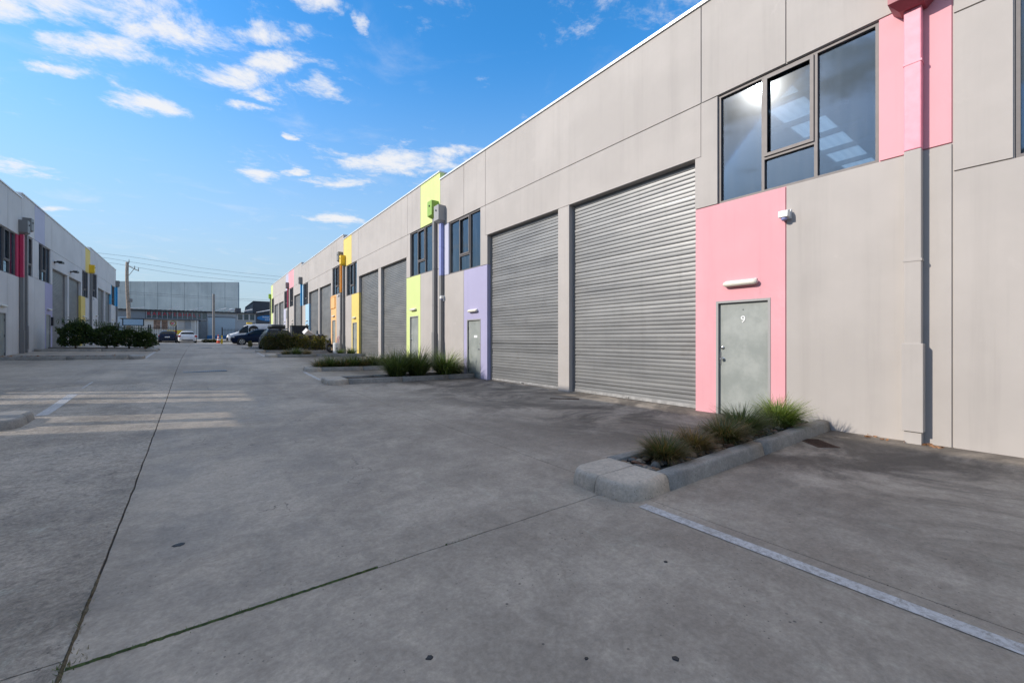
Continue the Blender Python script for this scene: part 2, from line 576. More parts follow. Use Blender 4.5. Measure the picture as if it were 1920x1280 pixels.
def concrete(name, lo, hi, rough_bump, stain=True, pits=True, wear=0.0, coarse=0.0):
    t = NT(name)
    big = t.noise(0.30, 6, 0.62, None, 0.5)
    med = t.noise(1.5, 9, 0.70, None, 0.4)
    c = t.mix(t.ramp(t.math('ADD', t.math('MULTIPLY', big, 0.55), t.math('MULTIPLY', med, 0.45)), 0.38, 0.62), lo, hi)
    # wear along the direction of travel
    tr_ = t.ramp(t.noise(1.0, 5, 0.6, t.mapped((1.5, 0.12, 1.0))), 0.42, 0.72, 1.03, 0.86)
    c = t.scale_col(c, tr_)
    # pale scuffs and laitance
    sc = t.ramp(t.noise(1.0, 10, 0.75, t.mapped((2.2, 1.2, 1), (5, 1, 0), (0, 0, 0.6)), 1.2), 0.57, 0.74, 0.0, 0.42 + wear)
    c = t.mix(sc, c, tuple(min(0.62, v * 1.34) for v in hi))
    if stain:
        sx = t.n('ShaderNodeSeparateXYZ')
        t.t.links.new(t.pos(), sx.inputs[0])
        bay = t.ramp(sx.outputs[0], 3.0, 5.6, 0.14, 1.0)
        s1 = t.ramp(t.noise(0.62, 8, 0.70, t.mapped((1, 1, 1), (11, 4, 0)), 0.7), 0.36, 0.60, 0.15, 0.92)
        sm = t.math('MULTIPLY', bay, s1)
        c = t.mix(sm, c, (0.085, 0.072, 0.060))
        oil = t.ramp(t.noise(2.6, 7, 0.72, t.mapped((1, 1, 1), (2, 9, 0)), 0.6), 0.64, 0.76, 0.0, 0.45)
        c = t.mix(oil, c, (0.075, 0.066, 0.058))
    if pits:
        for (scl, r0, r1, loc, lo_, hi_) in ((9.0, .045, .085, (1, 2, 3), .48, .60), (24.0, .07, .13, (4, 1, 6), .44, .58)):
            vr = t.n('ShaderNodeTexVoronoi')
            vr.inputs['Scale'].default_value = scl
            t.t.links.new(t.pos(), vr.inputs['Vector'])
            gate = t.ramp(t.noise(1.9, 5, 0.6, t.mapped((1, 1, 1), loc)), lo_, hi_, 0.0, 1.0)
            sp = t.math('MULTIPLY', t.ramp(vr.outputs['Distance'], r0, r1, 0.75, 0.0), gate)
            c = t.mix(sp, c, (0.06, 0.055, 0.05))
    mid = t.ramp(t.noise(7.5, 11, 0.76, None, 0.5), 0.30, 0.72, 0.84, 1.13)
    c = t.scale_col(c, mid)
    if stain:
        tm_ = t.ramp(t.noise(1.0, 6, 0.65, t.mapped((0.16, 2.6, 1), (3, 7, 0), (0, 0, 0.10)), 0.3), 0.60, 0.72, 0.0, 0.38)
        c = t.mix(t.math('MULTIPLY', tm_, bay), c, (0.075, 0.066, 0.058))
        ck = t.n('ShaderNodeTexVoronoi')
        ck.feature = 'DISTANCE_TO_EDGE'
        ck.inputs['Scale'].default_value = 0.42
        wv = t.n('ShaderNodeVectorMath', operation='ADD')
        nz_ = t.n('ShaderNodeTexNoise')
        nz_.inputs['Scale'].default_value = 2.2
        nz_.inputs['Detail'].default_value = 7
        t.t.links.new(t.pos(), nz_.inputs['Vector'])
        t.t.links.new(t.pos(), wv.inputs[0])
        t.t.links.new(nz_.outputs['Color'], wv.inputs[1])
        t.t.links.new(wv.outputs[0], ck.inputs['Vector'])
        cg = t.ramp(t.noise(0.5, 3, 0.5, t.mapped((1, 1, 1), (6, 6, 6))), 0.56, 0.64)
        c = t.mix(t.math('MULTIPLY', t.ramp(ck.outputs['Distance'], 0.0008, 0.0026, 0.7, 0.0), cg), c, (0.06, 0.055, 0.05))
    fg = t.ramp(t.noise(34, 6, 0.78), 0.3, 0.75, 0.82 - .14 * coarse, 1.14 + .18 * coarse)
    c = t.scale_col(c, fg)
    h = t.math('ADD', t.math('MULTIPLY', t.noise(20, 8, 0.74), rough_bump), t.math('MULTIPLY', t.noise(120, 3, 0.6), 0.25))
    if coarse:
        c = t.mix(t.ramp(t.noise(9, 8, 0.78, None, 0.8), 0.50, 0.66, 0.0, 0.55 * coarse), c, (0.115, 0.098, 0.082))
        h = t.math('ADD', h, t.math('MULTIPLY', t.noise(9, 8, 0.78, None, 0.8), 1.4 * coarse))
    rg = t.ramp(med, 0.3, 0.7, 0.60, 0.82)
    t.principled(c, rg, 0.0, t.bump(h, 0.45 + .3 * coarse, 0.014), spec=0.35)
    return t.m


M['drive'] = concrete('driveway concrete', (0.330, 0.278, 0.222), (0.53, 0.452, 0.362), 0.30)
M['rough'] = concrete('eroded concrete', (0.305, 0.255, 0.20), (0.56, 0.48, 0.39), 1.1, stain=False, wear=0.25, coarse=1.0)
M['kerb'] = concrete('kerb concrete', (0.25, 0.235, 0.21), (0.37, 0.34, 0.30), 0.55, stain=False, pits=True, wear=0.3, coarse=.14)
M['kerb_end'] = concrete('kerb end concrete', (0.41, 0.36, 0.30), (0.58, 0.505, 0.41), 0.45, stain=False, pits=True, wear=0.1, coarse=.08)
M['path'] = concrete('footpath concrete', (0.34, 0.32, 0.29), (0.44, 0.42, 0.38), 0.3, stain=False, pits=False)
M['asphalt'] = plain('asphalt', (0.055, 0.054, 0.053), 0.9, var=0.2, scale=3, bump=0.4)
t = NT('bare earth')
c = t.mix(t.noise(3.0, 6, 0.7), (0.06, 0.05, 0.04), (0.13, 0.11, 0.085))
t.principled(c, 0.95, 0, t.bump(t.noise(30, 5, 0.7), 0.8, 0.02))
M['soil'] = t.m
t = NT('bark mulch')
c = t.mix(t.noise(26, 6, 0.75, t.mapped((1, 1, 1), (0, 0, 0), (0, 0, 0.5))), (0.03, 0.022, 0.016), (0.17, 0.125, 0.085))
t.principled(c, 0.95, 0, t.bump(t.noise(40, 4, 0.7), 1.0, 0.03))
M['mulch'] = t.m
t = NT('worn line paint')
w = t.ramp(t.noise(26, 9, 0.8, None, 0.6), 0.36, 0.58)
w2 = t.ramp(t.noise(3.0, 5, 0.7), 0.25, 0.6, 0.55, 1.0)
c = t.mix(t.math('MULTIPLY', w, w2), (0.31, 0.285, 0.26), (0.58, 0.57, 0.56))
t.principled(c, 0.7)
M['line'] = t.m


def leaf_mat(name, rough=0.55, trans=0.35):
    t = NT(name)
    at = t.n('ShaderNodeAttribute')
    at.attribute_name = 'Col'
    d = t.n('ShaderNodeBsdfPrincipled')
    d.inputs['Roughness'].default_value = rough
    t.t.links.new(at.outputs['Color'], d.inputs['Base Color'])
    tl = t.n('ShaderNodeBsdfTranslucent')
    t.t.links.new(t.mix(1.0, at.outputs['Color'], (1.3, 1.4, 0.7), 'MULTIPLY'), tl.inputs['Color'])
    mx = t.n('ShaderNodeMixShader')
    mx.inputs[0].default_value = trans
    t.t.links.new(d.outputs[0], mx.inputs[1])
    t.t.links.new(tl.outputs[0], mx.inputs[2])
    t.t.links.new(mx.outputs[0], t.out.inputs['Surface'])
    return t.m


M['leaf'] = leaf_mat('leaf')
M['grass'] = leaf_mat('grass blade', 0.5, 0.30)
M['bark'] = plain('bark', (0.11, 0.085, 0.065), 0.9, bump=0.6)

# ------------------------------------------------------------------ warehouses
HW = 7.73          # panel top above the unit's floor
ZW0, ZW1, ZB = 3.87, 5.87, 4.85
GAP = 0.010


class Row:
    def __init__(self, side):
        self.side = side


def mapper(side, s0):
    if side == 'R':
        return lambda s, d, z: (-d, s - s0, z)
    return lambda s, d, z: (d, s - s0, z)


def panel(parent, f, a, b, z0, z1, mat, hole=None, name='wall_panel'):
    mb = MB(f)

    def rects(g):
        if hole is None:
            return [(a + g, b - g, z0 + g, z1 - g)]
        ha, hb, hz = hole
        return [(a + g, ha, z0 + g, z1 - g), (ha, hb, hz, z1 - g), (hb, b - g, z0 + g, z1 - g)]
    for (p, q, r, s) in rects(0.0):
        mb.box(p, q, -0.2, -0.020, r, s)
    for (p, q, r, s) in rects(GAP):
        mb.box(p, q, -0.0195, 0.0, r, s)
    return mb.build(name, mat, parent)


def window(parent, f, a, b, z0, z1, flip=False, cols=3, split=0.58):
    root = MB(f)
    t = 0.045
    # frame
    root.box(a, b, -0.13, -0.045, z0, z0 + t)
    root.box(a, b, -0.13, -0.045, z1 - t, z1)
    root.box(a, a + t, -0.131, -0.044, z0 + t, z1 - t)
    root.box(b - t, b, -0.131, -0.044, z0 + t, z1 - t)
    w = (b - a) / cols
    for k in range(1, cols):
        root.box(a + w * k - t * .5, a + w * k + t * .5, -0.129, -0.046, z0 + t, z1 - t)
    mid = 1
    ma, mb_ = a + w * mid + t * .5, a + w * (mid + 1) - t * .5
    root.box(ma, mb_, -0.128, -0.047, z0 + split - t * .5, z0 + split + t * .5)
    win = root.build('window', M['alu'], parent)
    # opening sash in the middle
    sash = MB(f)
    q = 0.05
    sz0, sz1 = z0 + split + t * .5, z1 - t
    sash.box(ma, mb_, -0.045, -0.022, sz0, sz0 + q)
    sash.box(ma, mb_, -0.045, -0.022, sz1 - q, sz1)
    sash.box(ma, ma + q, -0.0455, -0.0215, sz0 + q, sz1 - q)
    sash.box(mb_ - q, mb_, -0.0455, -0.0215, sz0 + q, sz1 - q)
    sash.build('sash', M['alu'], win)
    # panes: each set a hair differently in its rebate
    rnd = random.Random(int(a * 100) + 7)
    for k in range(cols):
        p0 = a + t if k == 0 else a + w * k + t * .5
        p1 = b - t if k == cols - 1 else a + w * (k + 1) - t * .5
        zz = [(z0 + t, z1 - t)] if k != mid else [(z0 + t, z0 + split - t * .5), (sz0, sz1)]
        for (u0, u1) in zz:
            e1, e2 = rnd.uniform(-.0012, .0012), rnd.uniform(-.0012, .0012)
            m = MB(f)
            D = -0.095
            i = [m.pt(pp) for pp in ((p0, D + e1, u0), (p1, D - e1, u0), (p1, D - e1 + e2, u1), (p0, D + e1 + e2, u1),
                                     (p0, D - .006 + e1, u0), (p1, D - .006 - e1, u0), (p1, D - .006 - e1 + e2, u1), (p0, D - .006 + e1 + e2, u1))]
            for qd in ((0, 1, 2, 3), (7, 6, 5, 4), (0, 4, 5, 1), (1, 5, 6, 2), (2, 6, 7, 3), (3, 7, 4, 0)):
                m.face([i[x] for x in qd])
            m.build('pane', M['glass'], win)
    return win


SLAT = [(-.017, 0), (-.001, .0035), (0.0025, .022), (0.003, .050), (0.001, .074), (-.016, .079), (-.017, .088)]


def roller_door(parent, f, a, b, zt, single=False, dusty=False):
    """curtain between a and b, guides, bottom rail"""
    D = -0.165
    g = MB(f)
    g.box(a - .02, a + .05, D - .05, D + .035, 0, zt + .1)
    g.box(b - .05, b + .02, D - .05, D + .035, 0, zt + .1)
    door = g.build('roller_door', M['dgrey'], parent)
    rail = MB(f)
    rail.box(a + .05, b - .05, D - .03, D + .012, 0.012, 0.085)
    rail.build('bottom_rail', M['rail'], door)
    n = int((zt + .05 - .085) / .088) + 1
    if single:
        m = MB(f)
        prof = [(d, z) for d, z in SLAT] + [(-.034, .086), (-.034, .002)]
        rings = [[(s, D + d, z) for d, z in prof] for s in (a + .045, b - .045)]
        m.ring_loft(rings)
        me = m.mesh('slat', M['shutter'])
        rs_ = random.Random(int(a * 31))
        for k in range(n):
            o = bpy.data.objects.new('slat', me)
            o.location = (rs_.gauss(0, .0012), 0, .085 + k * .088)
            o.rotation_euler = (rs_.gauss(0, .0004), rs_.gauss(0, .012), rs_.gauss(0, .0003))
            link(o, door)
    else:
        m = MB(f)
        pts = []
        for k in range(n):
            for d, z in SLAT[:-1]:
                pts.append((d, .085 + k * .088 + z))
        pts.append((-.016, .085 + n * .088))
        i0 = [m.pt((a + .045, D + d, z)) for d, z in pts]
        i1 = [m.pt((b - .045, D + d, z)) for d, z in pts]
        for k in range(len(pts) - 1):
            m.face((i0[k], i1[k], i1[k + 1], i0[k + 1]))
        tag(m.build('curtain', M['shutter'], door, recalc=False), kind='stuff')
    tr = MB(f)
    s = a + (b - a) * .5
    tr.box(s - .05, s + .05, D + .013, D + .03, .03, .06)
    tr.build('latch', M['steel'], door)
    return door


def steel_door(parent, f, a, b, h, hinge_low=True, number=None, side='R'):
    leaf = MB(f)
    leaf.box(a + .045, b - .045, -.085, -.045, .012, h - .045)
    dr = leaf.build('door', M['door'], parent)
    fr = MB(f)
    fr.box(a, a + .04, -.12, .008, 0, h)
    fr.box(b - .04, b, -.12, .008, 0, h)
    fr.box(a + .04, b - .04, -.119, .007, h - .04, h)
    fr.build('door_frame', M['mgrey'], dr)
    hs = a + .042 if hinge_low else b - .042
    ls = b - .10 if hinge_low else a + .10
    for z in (.25, 1.05, 1.75):
        hm = MB(f)
        hm.box(hs - .012, hs + .012, -.046, -.028, z - .06, z + .06)
        hm.build('hinge', M['black'], dr)
    lk = MB(f)
    lk.tube([(ls, -.045, 1.22), (ls, -.028, 1.22), (ls, -.02, 1.22)], [.03, .03, .02], 12)
    lk.build('deadlock', M['steel'], dr, smooth=True)
    hd = MB(f)
    hd.box(ls - .075 if not hinge_low else ls + .03, ls - .03 if not hinge_low else ls + .075, -.046, -.036, .90, 1.14)
    hd.tube([(ls, -.045, 1.02), (ls, -.025, 1.02), (ls, .012, 1.02), (ls, .03, 1.02)], [.03, .013, .031, .022], 12)
    hd.build('door_knob', M['steel'], dr)
    cl = MB(f)
    cl.box((a + b) * .5 - .008, (a + b) * .5 + .008, -.0455, -.040, h - .18, h - .165)
    cl.build('peephole', M['black'], dr)
    if number:
        me = text_mesh(number, .17, .003, M['white_print'], 'number')
        o = bpy.data.objects.new('number', me)
        if side == 'R':
            o.rotation_euler = (R(90), 0, R(-90))
        else:
            o.rotation_euler = (R(90), 0, R(90))
        o.location = f((a + b) * .5, -.040, 1.72)
        link(o, dr)
    return dr


def wall_lamp(parent, f, s, z, L=.58):
    m = MB(f)
    n = 12
    rings = []
    for k, (ds, sc) in enumerate(((-L / 2, .35), (-L / 2 + .02, .8), (-L / 2 + .05, 1), (L / 2 - .05, 1), (L / 2 - .02, .8), (L / 2, .35))):
        rings.append([(s + ds, .062 + .055 * sc * math.cos(2 * math.pi * j / n), z + .05 * sc * math.sin(2 * math.pi * j / n)) for j in range(n)])
    m.ring_loft(rings)
    lamp = m.build('wall_lamp', M['lens'], parent, smooth=True)
    b = MB(f)
    b.box(s - L / 2 + .03, s + L / 2 - .03, 0.0005, .03, z - .035, z + .06)
    b.build('lamp_base', M['white'], lamp)
    return lamp


def downpipe(parent, f, s, zt, mat_top, mat_low, w=.17, dp=.13, zc=ZW0):
    m = MB(f)
    m.box(s - w / 2, s + w / 2, .012, .012 + dp, zc, zt)
    pipe = m.build('downpipe', mat_top, parent, bevel=.012)
    lo = MB(f)
    lo.box(s - w / 2, s + w / 2, .0125, .0115 + dp, 1.30, zc - .004)
    lo.build('lower_pipe', mat_low, pipe, bevel=.012)
    b = MB(f)
    b.box(s - w / 2 - .02, s + w / 2 + .02, .006, .03 + dp, .16, 1.32)
    b.build('pipe_guard', mat_low, pipe, bevel=.008)
    q = MB(f)
    q.box(s - w / 2, s + w / 2, .012, .012 + dp, -.6, .15)
    q.build('pipe_foot', mat_low, pipe)
    for z in (2.4, 5.0):
        br = MB(f)
        br.box(s - w / 2 - .006, s + w / 2 + .006, .0, .018 + dp, z, z + .03)
        br.build('bracket', mat_low if z < zc else mat_top, pipe)
    return pipe


def rain_head(parent, f, s, z0, z1, mat, w=.40, dp=.30):
    m = MB(f)
    i = []
    m.ring_loft([[(s - w * .28, .0, z0), (s + w * .28, .0, z0), (s + w * .28, dp * .6, z0), (s - w * .28, dp * .6, z0)],
                 [(s - w * .5, .0, z0 + .09), (s + w * .5, .0, z0 + .09), (s + w * .5, dp, z0 + .09), (s - w * .5, dp, z0 + .09)],
                 [(s - w * .5, .0, z1), (s + w * .5, .0, z1), (s + w * .5, dp, z1), (s - w * .5, dp, z1)]])
    h = m.build('rainwater_head', mat, parent)
    o = MB(f)
    o.tube([(s, dp - .01, z1 - .2), (s, dp + .03, z1 - .2)], .035, 10)
    o.build('overflow_outlet', M['black'], h)
    return h


def half(parent, f, side, pos, sp):
    """one unit's bay: pos maps an offset from the party line to s"""
    def rng(o0, o1):
        a, b = pos(o0), pos(o1)
        return (a, b) if a < b else (b, a)
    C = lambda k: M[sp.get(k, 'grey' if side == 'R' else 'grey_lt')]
    low = -1.2
    a, b = rng(0, 1.88)
    panel(parent, f, a, b, ZW1, HW, C('up0'))
    a, b = rng(1.88, 3.32)
    panel(parent, f, a, b, ZW1, HW, C('up1'))
    sw = sp.get('strip_w', .72)
    a, b = rng(0, sw)
    panel(parent, f, a, b, ZW0, ZW1, C('strip'))
    a, b = rng(sw, 3.01)
    if sp.get('window', True):
        window(parent, f, a, b, ZW0, ZW1)
    else:
        panel(parent, f, a, b, ZW0, ZW1, C('strip'))
    m = MB(f)
    a, b = rng(3.01, 3.32)
    m.box(a, b, -.2, 0.0, ZB, ZW1 - GAP)
    a, b = rng(3.01, 3.44)
    m.box(a, b, -.2, 0.0, ZW0 + GAP, ZB)
    m.build('wall_panel', C('jamb'), parent)
    # backing so that no light leaks at the corner of the beam
    a, b = rng(0, 1.88)
    panel(parent, f, a, b, low, ZW0, C('low0'))
    a, b = rng(1.88, 3.44)
    d0, d1 = rng(2.11, 3.03)
    panel(parent, f, a, b, low, ZW0, C('low1'), hole=(d0, d1, 2.07))
    sill = MB(f)
    sill.box(d0, d1, -.2, .012, -.5, .0)
    sill.build('door_sill', M['kerb'], parent)
    hinge_low = pos(1) > pos(0)
    if side == 'L':
        pass
    steel_door(parent, f, d0, d1, 2.07, hinge_low, sp.get('number'), side)
    wall_lamp(parent, f, pos(sp.get('lamp', 2.58)), 2.36)
    if sp.get('pipe', True):
        downpipe(parent, f, pos(sp.get('pipe_o', .35)), 6.0, M[sp.get('pipe_top', 'dgrey')], M[sp.get('pipe_low', 'dgrey')])
        rain_head(parent, f, pos(sp.get('pipe_o', .35)), sp.get('head_z', 5.93), 6.60, M[sp.get('head', 'dgrey')], *sp.get('head_wd', (.40, .30)))


def block(side, s0, s1, zf, label, near, far, extra=0.0, single=(), group=None, extra_mat=None):
    x = XR if side == 'R' else XLw(s0)
    root = empty('warehouse_building', (x, s0, zf), 0.0 if side == 'R' else 0.0133, label, 'warehouse', group)
    f = mapper(side, s0)
    n0 = s0 + extra
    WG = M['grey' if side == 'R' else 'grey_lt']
    if extra:
        panel(root, f, s0, n0, ZW1, HW, WG)
        panel(root, f, s0, n0, -1.2, ZW0, WG)
        panel(root, f, s0, s0 + .5, ZW0, ZW1, WG)
        window(root, f, s0 + .5, n0 - .35, ZW0, ZW1, cols=2)
        panel(root, f, n0 - .35, n0, ZW0, ZW1, WG)
        downpipe(root, f, s0 + .3, 6.0, M['dgrey'], M['dgrey'])
        rain_head(root, f, s0 + .3, 5.93, 6.6, M['dgrey'])
    b0, b1 = n0, s1
    e0, e1 = n0 + .5, s1 - .5
    if near is not None:
        half(root, f, side, lambda o: n0 + o, near)
        b0, e0 = n0 + 3.32, n0 + 3.44
    else:
        panel(root, f, n0, e0, -1.2, ZB, WG)
    if far is not None:
        half(root, f, side, lambda o: s1 - o, far)
        b1, e1 = s1 - 3.32, s1 - 3.44
    else:
        panel(root, f, e1, s1, -1.2, ZB, WG)
    panel(root, f, b0, b1, ZW1, HW, WG)
    panel(root, f, b0, b1, ZB, ZW1, WG)
    if e1 - e0 > 5:
        c = (e0 + e1) / 2
        cm = MB(f)
        cm.box(c - .21, c + .21, -.22, 0.0, -1.2, ZB)
        cm.build('column', WG, root, bevel=.012)
        roller_door(root, f, e0, c - .21, ZB, single=(0 in single))
        roller_door(root, f, c + .21, e1, ZB, single=(1 in single))
    else:
        roller_door(root, f, e0, e1, ZB)
    th = MB(f)
    th.box(e0, e1, -.5, -.02, -.5, .004)
    th.build('threshold', M['drive'], root)
    # capping along the parapet
    cp = MB(f)
    cp.box(s0 + .002, s1 - .002, -.24, .035, HW, HW + .055)
    cp.build('parapet_cap', M['cap'], root)
    # party walls, back wall, floor and roof with its translucent sheets
    DEP = -13.5
    for (p, q) in ((s0 + .004, s0 + .16), (s1 - .16, s1 - .004)):
        w = MB(f)
        w.box(p, q, DEP, -.205, -1.2, HW + .04)
        w.build('party_wall', M['mgrey'], root)
    w = MB(f)
    w.box(s0 + .16, s1 - .16, DEP, DEP + .2, -1.2, HW)
    w.build('back_wall', M['dark_in'], root)
    w = MB(f)
    w.box(s0 + .16, s1 - .16, DEP + .2, -.21, -1.2, -.02)
    w.build('floor_slab', M['dark_in'], root)
    rz = HW - .42
    lights = [s0 + extra + 3.0, s1 - 3.9]
    cuts = [s0 + .16]
    for L in lights:
        cuts += [L, L + .85]
    cuts.append(s1 - .16)
    r = MB(f)
    for k in range(0, len(cuts), 2):
        r.box(cuts[k], cuts[k + 1], DEP + .2, -.21, rz, rz + .06)
    r.build('roof', M['roof'], root)
    for L in lights:
        q = MB(f)
        nn = 8
        idx = []
        for dd in (DEP + .2, -.21):
            idx.append([q.pt((L + .85 * j / nn, dd, rz + .03 + .02 * (j % 2))) for j in range(nn + 1)])
        for j in range(nn):
            q.face((idx[0][j], idx[0][j + 1], idx[1][j + 1], idx[1][j]))
        q.build('roof_light', M['rooflight'], root, recalc=False)
        pu = MB(f)
        for k in range(9):
            d = -1.0 - k * 1.4
            pu.box(L - .6, L + 1.45, d - .06, d, rz - .16, rz - .012)
        pu.build('purlin', M['roof'], root)
    return root, f


# ---- right-hand row
R0, f0 = block('R', -13.4, .9, -.37, 'grey warehouse unit past the pink downpipe, cut by the frame edge', {}, dict(pipe=False, strip_w=.50), group='warehouse row on the sunlit side')
R1, f1 = block('R', .9, 15.1, 0.0, 'grey warehouse with pink door bay numbered 9 and lavender door bay',
               dict(strip='pink', low1='pink', pipe_top='pipe_pink', pipe_low='grey', head='head_maroon', head_z=5.72, head_wd=(.42, .33), number='9', lamp=2.58),
               dict(strip='lav_lt', low1='lav', pipe_top='pipe_lav', pipe_low='dgrey', head='mgrey', pipe_o=.25), single=(0, 1),
               group='warehouse row on the sunlit side')
R2, f2 = block('R', 15.1, 29.35, .33, 'grey warehouse with lime green door bay and yellow door bay',
               dict(up0='green', low1='green', pipe_top='dgrey', head='head_green'),
               dict(up0='yellow', low1='yellow', pipe_top='dgrey', head='head_yellow', pipe_o=.3), group='warehouse row on the sunlit side')
R3, f3 = block('R', 29.35, 44.2, .66, 'grey warehouse with apricot door bay and sky blue door bay',
               dict(strip='orange', low1='orange', pipe_top='pipe_orange', head='dgrey'),
               dict(strip='blue_lt', low1='blue_lt', pipe_top='pipe_blue', head='dgrey', pipe_low='dgrey', pipe_o=.2), group='warehouse row on the sunlit side')
R4, f4 = block('R', 44.2, 51.8, .98, 'grey warehouse with pale pink upper panels and a single shutter',
               None, dict(up0='pink', up1='pink', strip='grey', pipe_top='pipe_red', head='dgrey', pipe_o=.1), group='warehouse row on the sunlit side')
R5, f5 = block('R', 51.8, 66.6, .98, 'last warehouse of the sunlit row with lime end panel',
               dict(up0='lav_lt', low1='lav_lt', pipe=False), dict(up0='green', strip='green', low0='green', head='head_green', pipe_o=.1),
               group='warehouse row on the sunlit side')
# ---- left-hand row (in shade)
Lm, fm = block('L', -13.0, 1.4, .0, 'shaded grey warehouse beside the near driveway, out of the frame', {}, {}, group='warehouse row in shade')
L1, g1 = block('L', 20.4, 30.4, .46, 'shaded grey warehouse with pink strip and crimson downpipe', None,  # shortened so the sun reaches the openings of the added wall
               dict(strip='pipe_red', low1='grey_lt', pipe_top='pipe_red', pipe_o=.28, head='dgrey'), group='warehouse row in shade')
bw = empty('sun_streak_wall', (XLw(1.4), 1.4, 0), .0133, 'tall shaded yard wall of concrete panels with barred openings', 'wall')
fw = mapper('L', 1.4)  # unseen wall added so its gaps throw sun streaks on the driveway
OPEN = [(10.75, 11.45, 1.9, 4.2), (11.65, 12.35, 1.9, 4.2), (13.75, 14.35, 2.1, 4.5), (14.55, 15.15, 2.1, 4.5), (15.32, 15.6, 2.1, 4.5)]
cut = [1.42, 5.5, 9.6] + [v for o_ in OPEN for v in o_[:2]] + [13.6, 18.0, 20.38]
cut = sorted(set(cut))
for a_, b_ in zip(cut, cut[1:]):
    top = 7.83 if b_ <= 13.6 else 8.24
    hit = [o_ for o_ in OPEN if o_[0] <= a_ + 1e-6 and b_ <= o_[1] + 1e-6]
    if not hit:
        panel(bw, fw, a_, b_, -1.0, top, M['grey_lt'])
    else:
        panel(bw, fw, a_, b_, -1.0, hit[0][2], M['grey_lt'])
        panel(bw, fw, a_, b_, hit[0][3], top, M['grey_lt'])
        k_ = a_ + .05
        while k_ < b_ - .02:
            q_ = MB(fw)
            q_.box(k_, k_ + .035, -.12, -.085, hit[0][2], hit[0][3])
            q_.build('bar', M['dgrey'], bw)
            k_ += .10
L2, g2 = block('L', 30.4, 47.2, .70, 'shaded grey warehouse with lavender door bay and yellow door bay',
               dict(up0='lav_lt', low1='lav', pipe=False), dict(up0='yellow', low1='yellow', head='head_yellow', pipe_o=.2), extra=2.1,
               group='warehouse row in shade')
L3, g3 = block('L', 47.2, 61.1, .98, 'shaded grey warehouse ending in a bright blue corner strip',
               dict(pipe=False, strip='orange'), dict(strip='blue', jamb='blue', pipe_top='pipe_blue', head='dgrey', pipe_o=.1), group='warehouse row in shade')


# small fittings on the facades
def sensor_light(parent, f, s, z):
    m = MB(f)
    m.box(s - .07, s + .07, .0005, .02, z - .06, z + .09)
    b = m.build('sensor_light', M['white'], parent)
    h = MB(f)
    h.ring_loft([[(s - .05, .021, z - .04), (s + .05, .021, z - .04), (s + .05, .021, z + .07), (s - .05, .021, z + .07)],
                 [(s - .075, .07, z - .045), (s + .075, .07, z - .045), (s + .075, .07, z + .08), (s - .075, .07, z + .08)],
                 [(s - .07, .16, z - .045), (s + .07, .16, z - .045), (s + .07, .15, z + .06), (s - .07, .15, z + .06)]])
    h.build('housing', M['white'], b, bevel=.012)
    e = MB(f)
    e.tube([(s, .10, z - .045), (s, .10, z - .075), (s, .10, z - .09)], [.045, .042, .02], 12)
    e.build('sensor_eye', M['pipe_lav'], b)
    return b


def flood_light(parent, f, s, z):
    m = MB(f)
    m.box(s - .05, s + .05, .0005, .05, z - .06, z + .06)
    b = m.build('flood_light', M['black'], parent)
    for q in (-1, 1):
        h = MB(f)
        h.tube([(s + q * .03, .04, z), (s + q * .18, .2, z + .03)], .03, 6)
        h.box(s + q * .17 - .11, s + q * .17 + .11, .16, .38, z - .03, z + .07)
        h.build('flood_head', M['black'], b)
    return b


sensor_light(R1, f1, 2.77, 3.38)
sensor_light(R1, f1, 14.78, 3.0)
sensor_light(R3, f3, 30.3, 3.7)
flood_light(L2, g2, 36.3, 5.25)
flood_light(L2, g2, 40.4, 5.2)
sensor_light(L3, g3, 48.0, 3.7)
m = MB(f1)
m.box(12.35, 12.56, -.0445, -.036, 1.42, 1.50)
m.build('name_plate', M['white_print'], R1)
m = MB(g2)
m.box(35.62, 35.80, .0005, .09, 1.45, 1.95)
m.build('meter_box', M['black'], L2, bevel=.01)
m = MB(f3)
m.box(31.55, 32.75, .0005, .03, 2.95, 3.75)
m.build('sign_board', M['orange'], R3)
m = MB(f3)
for (a, b, c, d) in ((31.52, 31.549, 2.92, 3.78), (32.751, 32.78, 2.92, 3.78), (31.55, 32.75, 2.92, 2.949), (31.55, 32.75, 3.751, 3.78)):
    m.box(a, b, .0005, .045, c, d)
m.build('sign_frame', M['pipe_orange'], R3)
m = MB(f5)
m.box(52.5, 53.3, .0005, .03, 2.7, 3.6)
m.build('sign_board', M['dgrey'], R5)
# cables and junction box by the second downpipe
m = MB(f1)
m.box(14.72, 14.80, .0005, .06, 2.86, 2.96)
m.build('junction_box', M['white'], R1)

# ------------------------------------------------------------------ ground, driveway slabs, street
def sheet(name, xs, ys, dz, mat, kind='structure', parent=None, skirt=0.0):
    m = MB()
    idx = [[m.pt((x, y, gz(x, y) + dz)) for x in xs] for y in ys]
    for j in range(len(ys) - 1):
        for i in range(len(xs) - 1):
            m.face((idx[j][i], idx[j][i + 1], idx[j + 1][i + 1], idx[j + 1][i]))
    o = m.build(name, mat, parent, recalc=False, smooth=True)
    return tag(o, kind=kind) if parent is None else o


def steps(a, b, st):
    n = max(1, int(math.ceil((b - a) / st)))
    return [a + (b - a) * k / n for k in range(n + 1)]


gx = [-600, -200, -80, -40, -20, -12] + steps(-8, 8.5, 1.5) + [12, 20, 40, 80, 200, 600]
gy = [-300, -80, -30] + steps(-14, 70, 1.5) + [75, 80, 85, 92, 100, 130, 200, 400, 800]
sheet('ground', gx, gy, -.016, M['soil'])

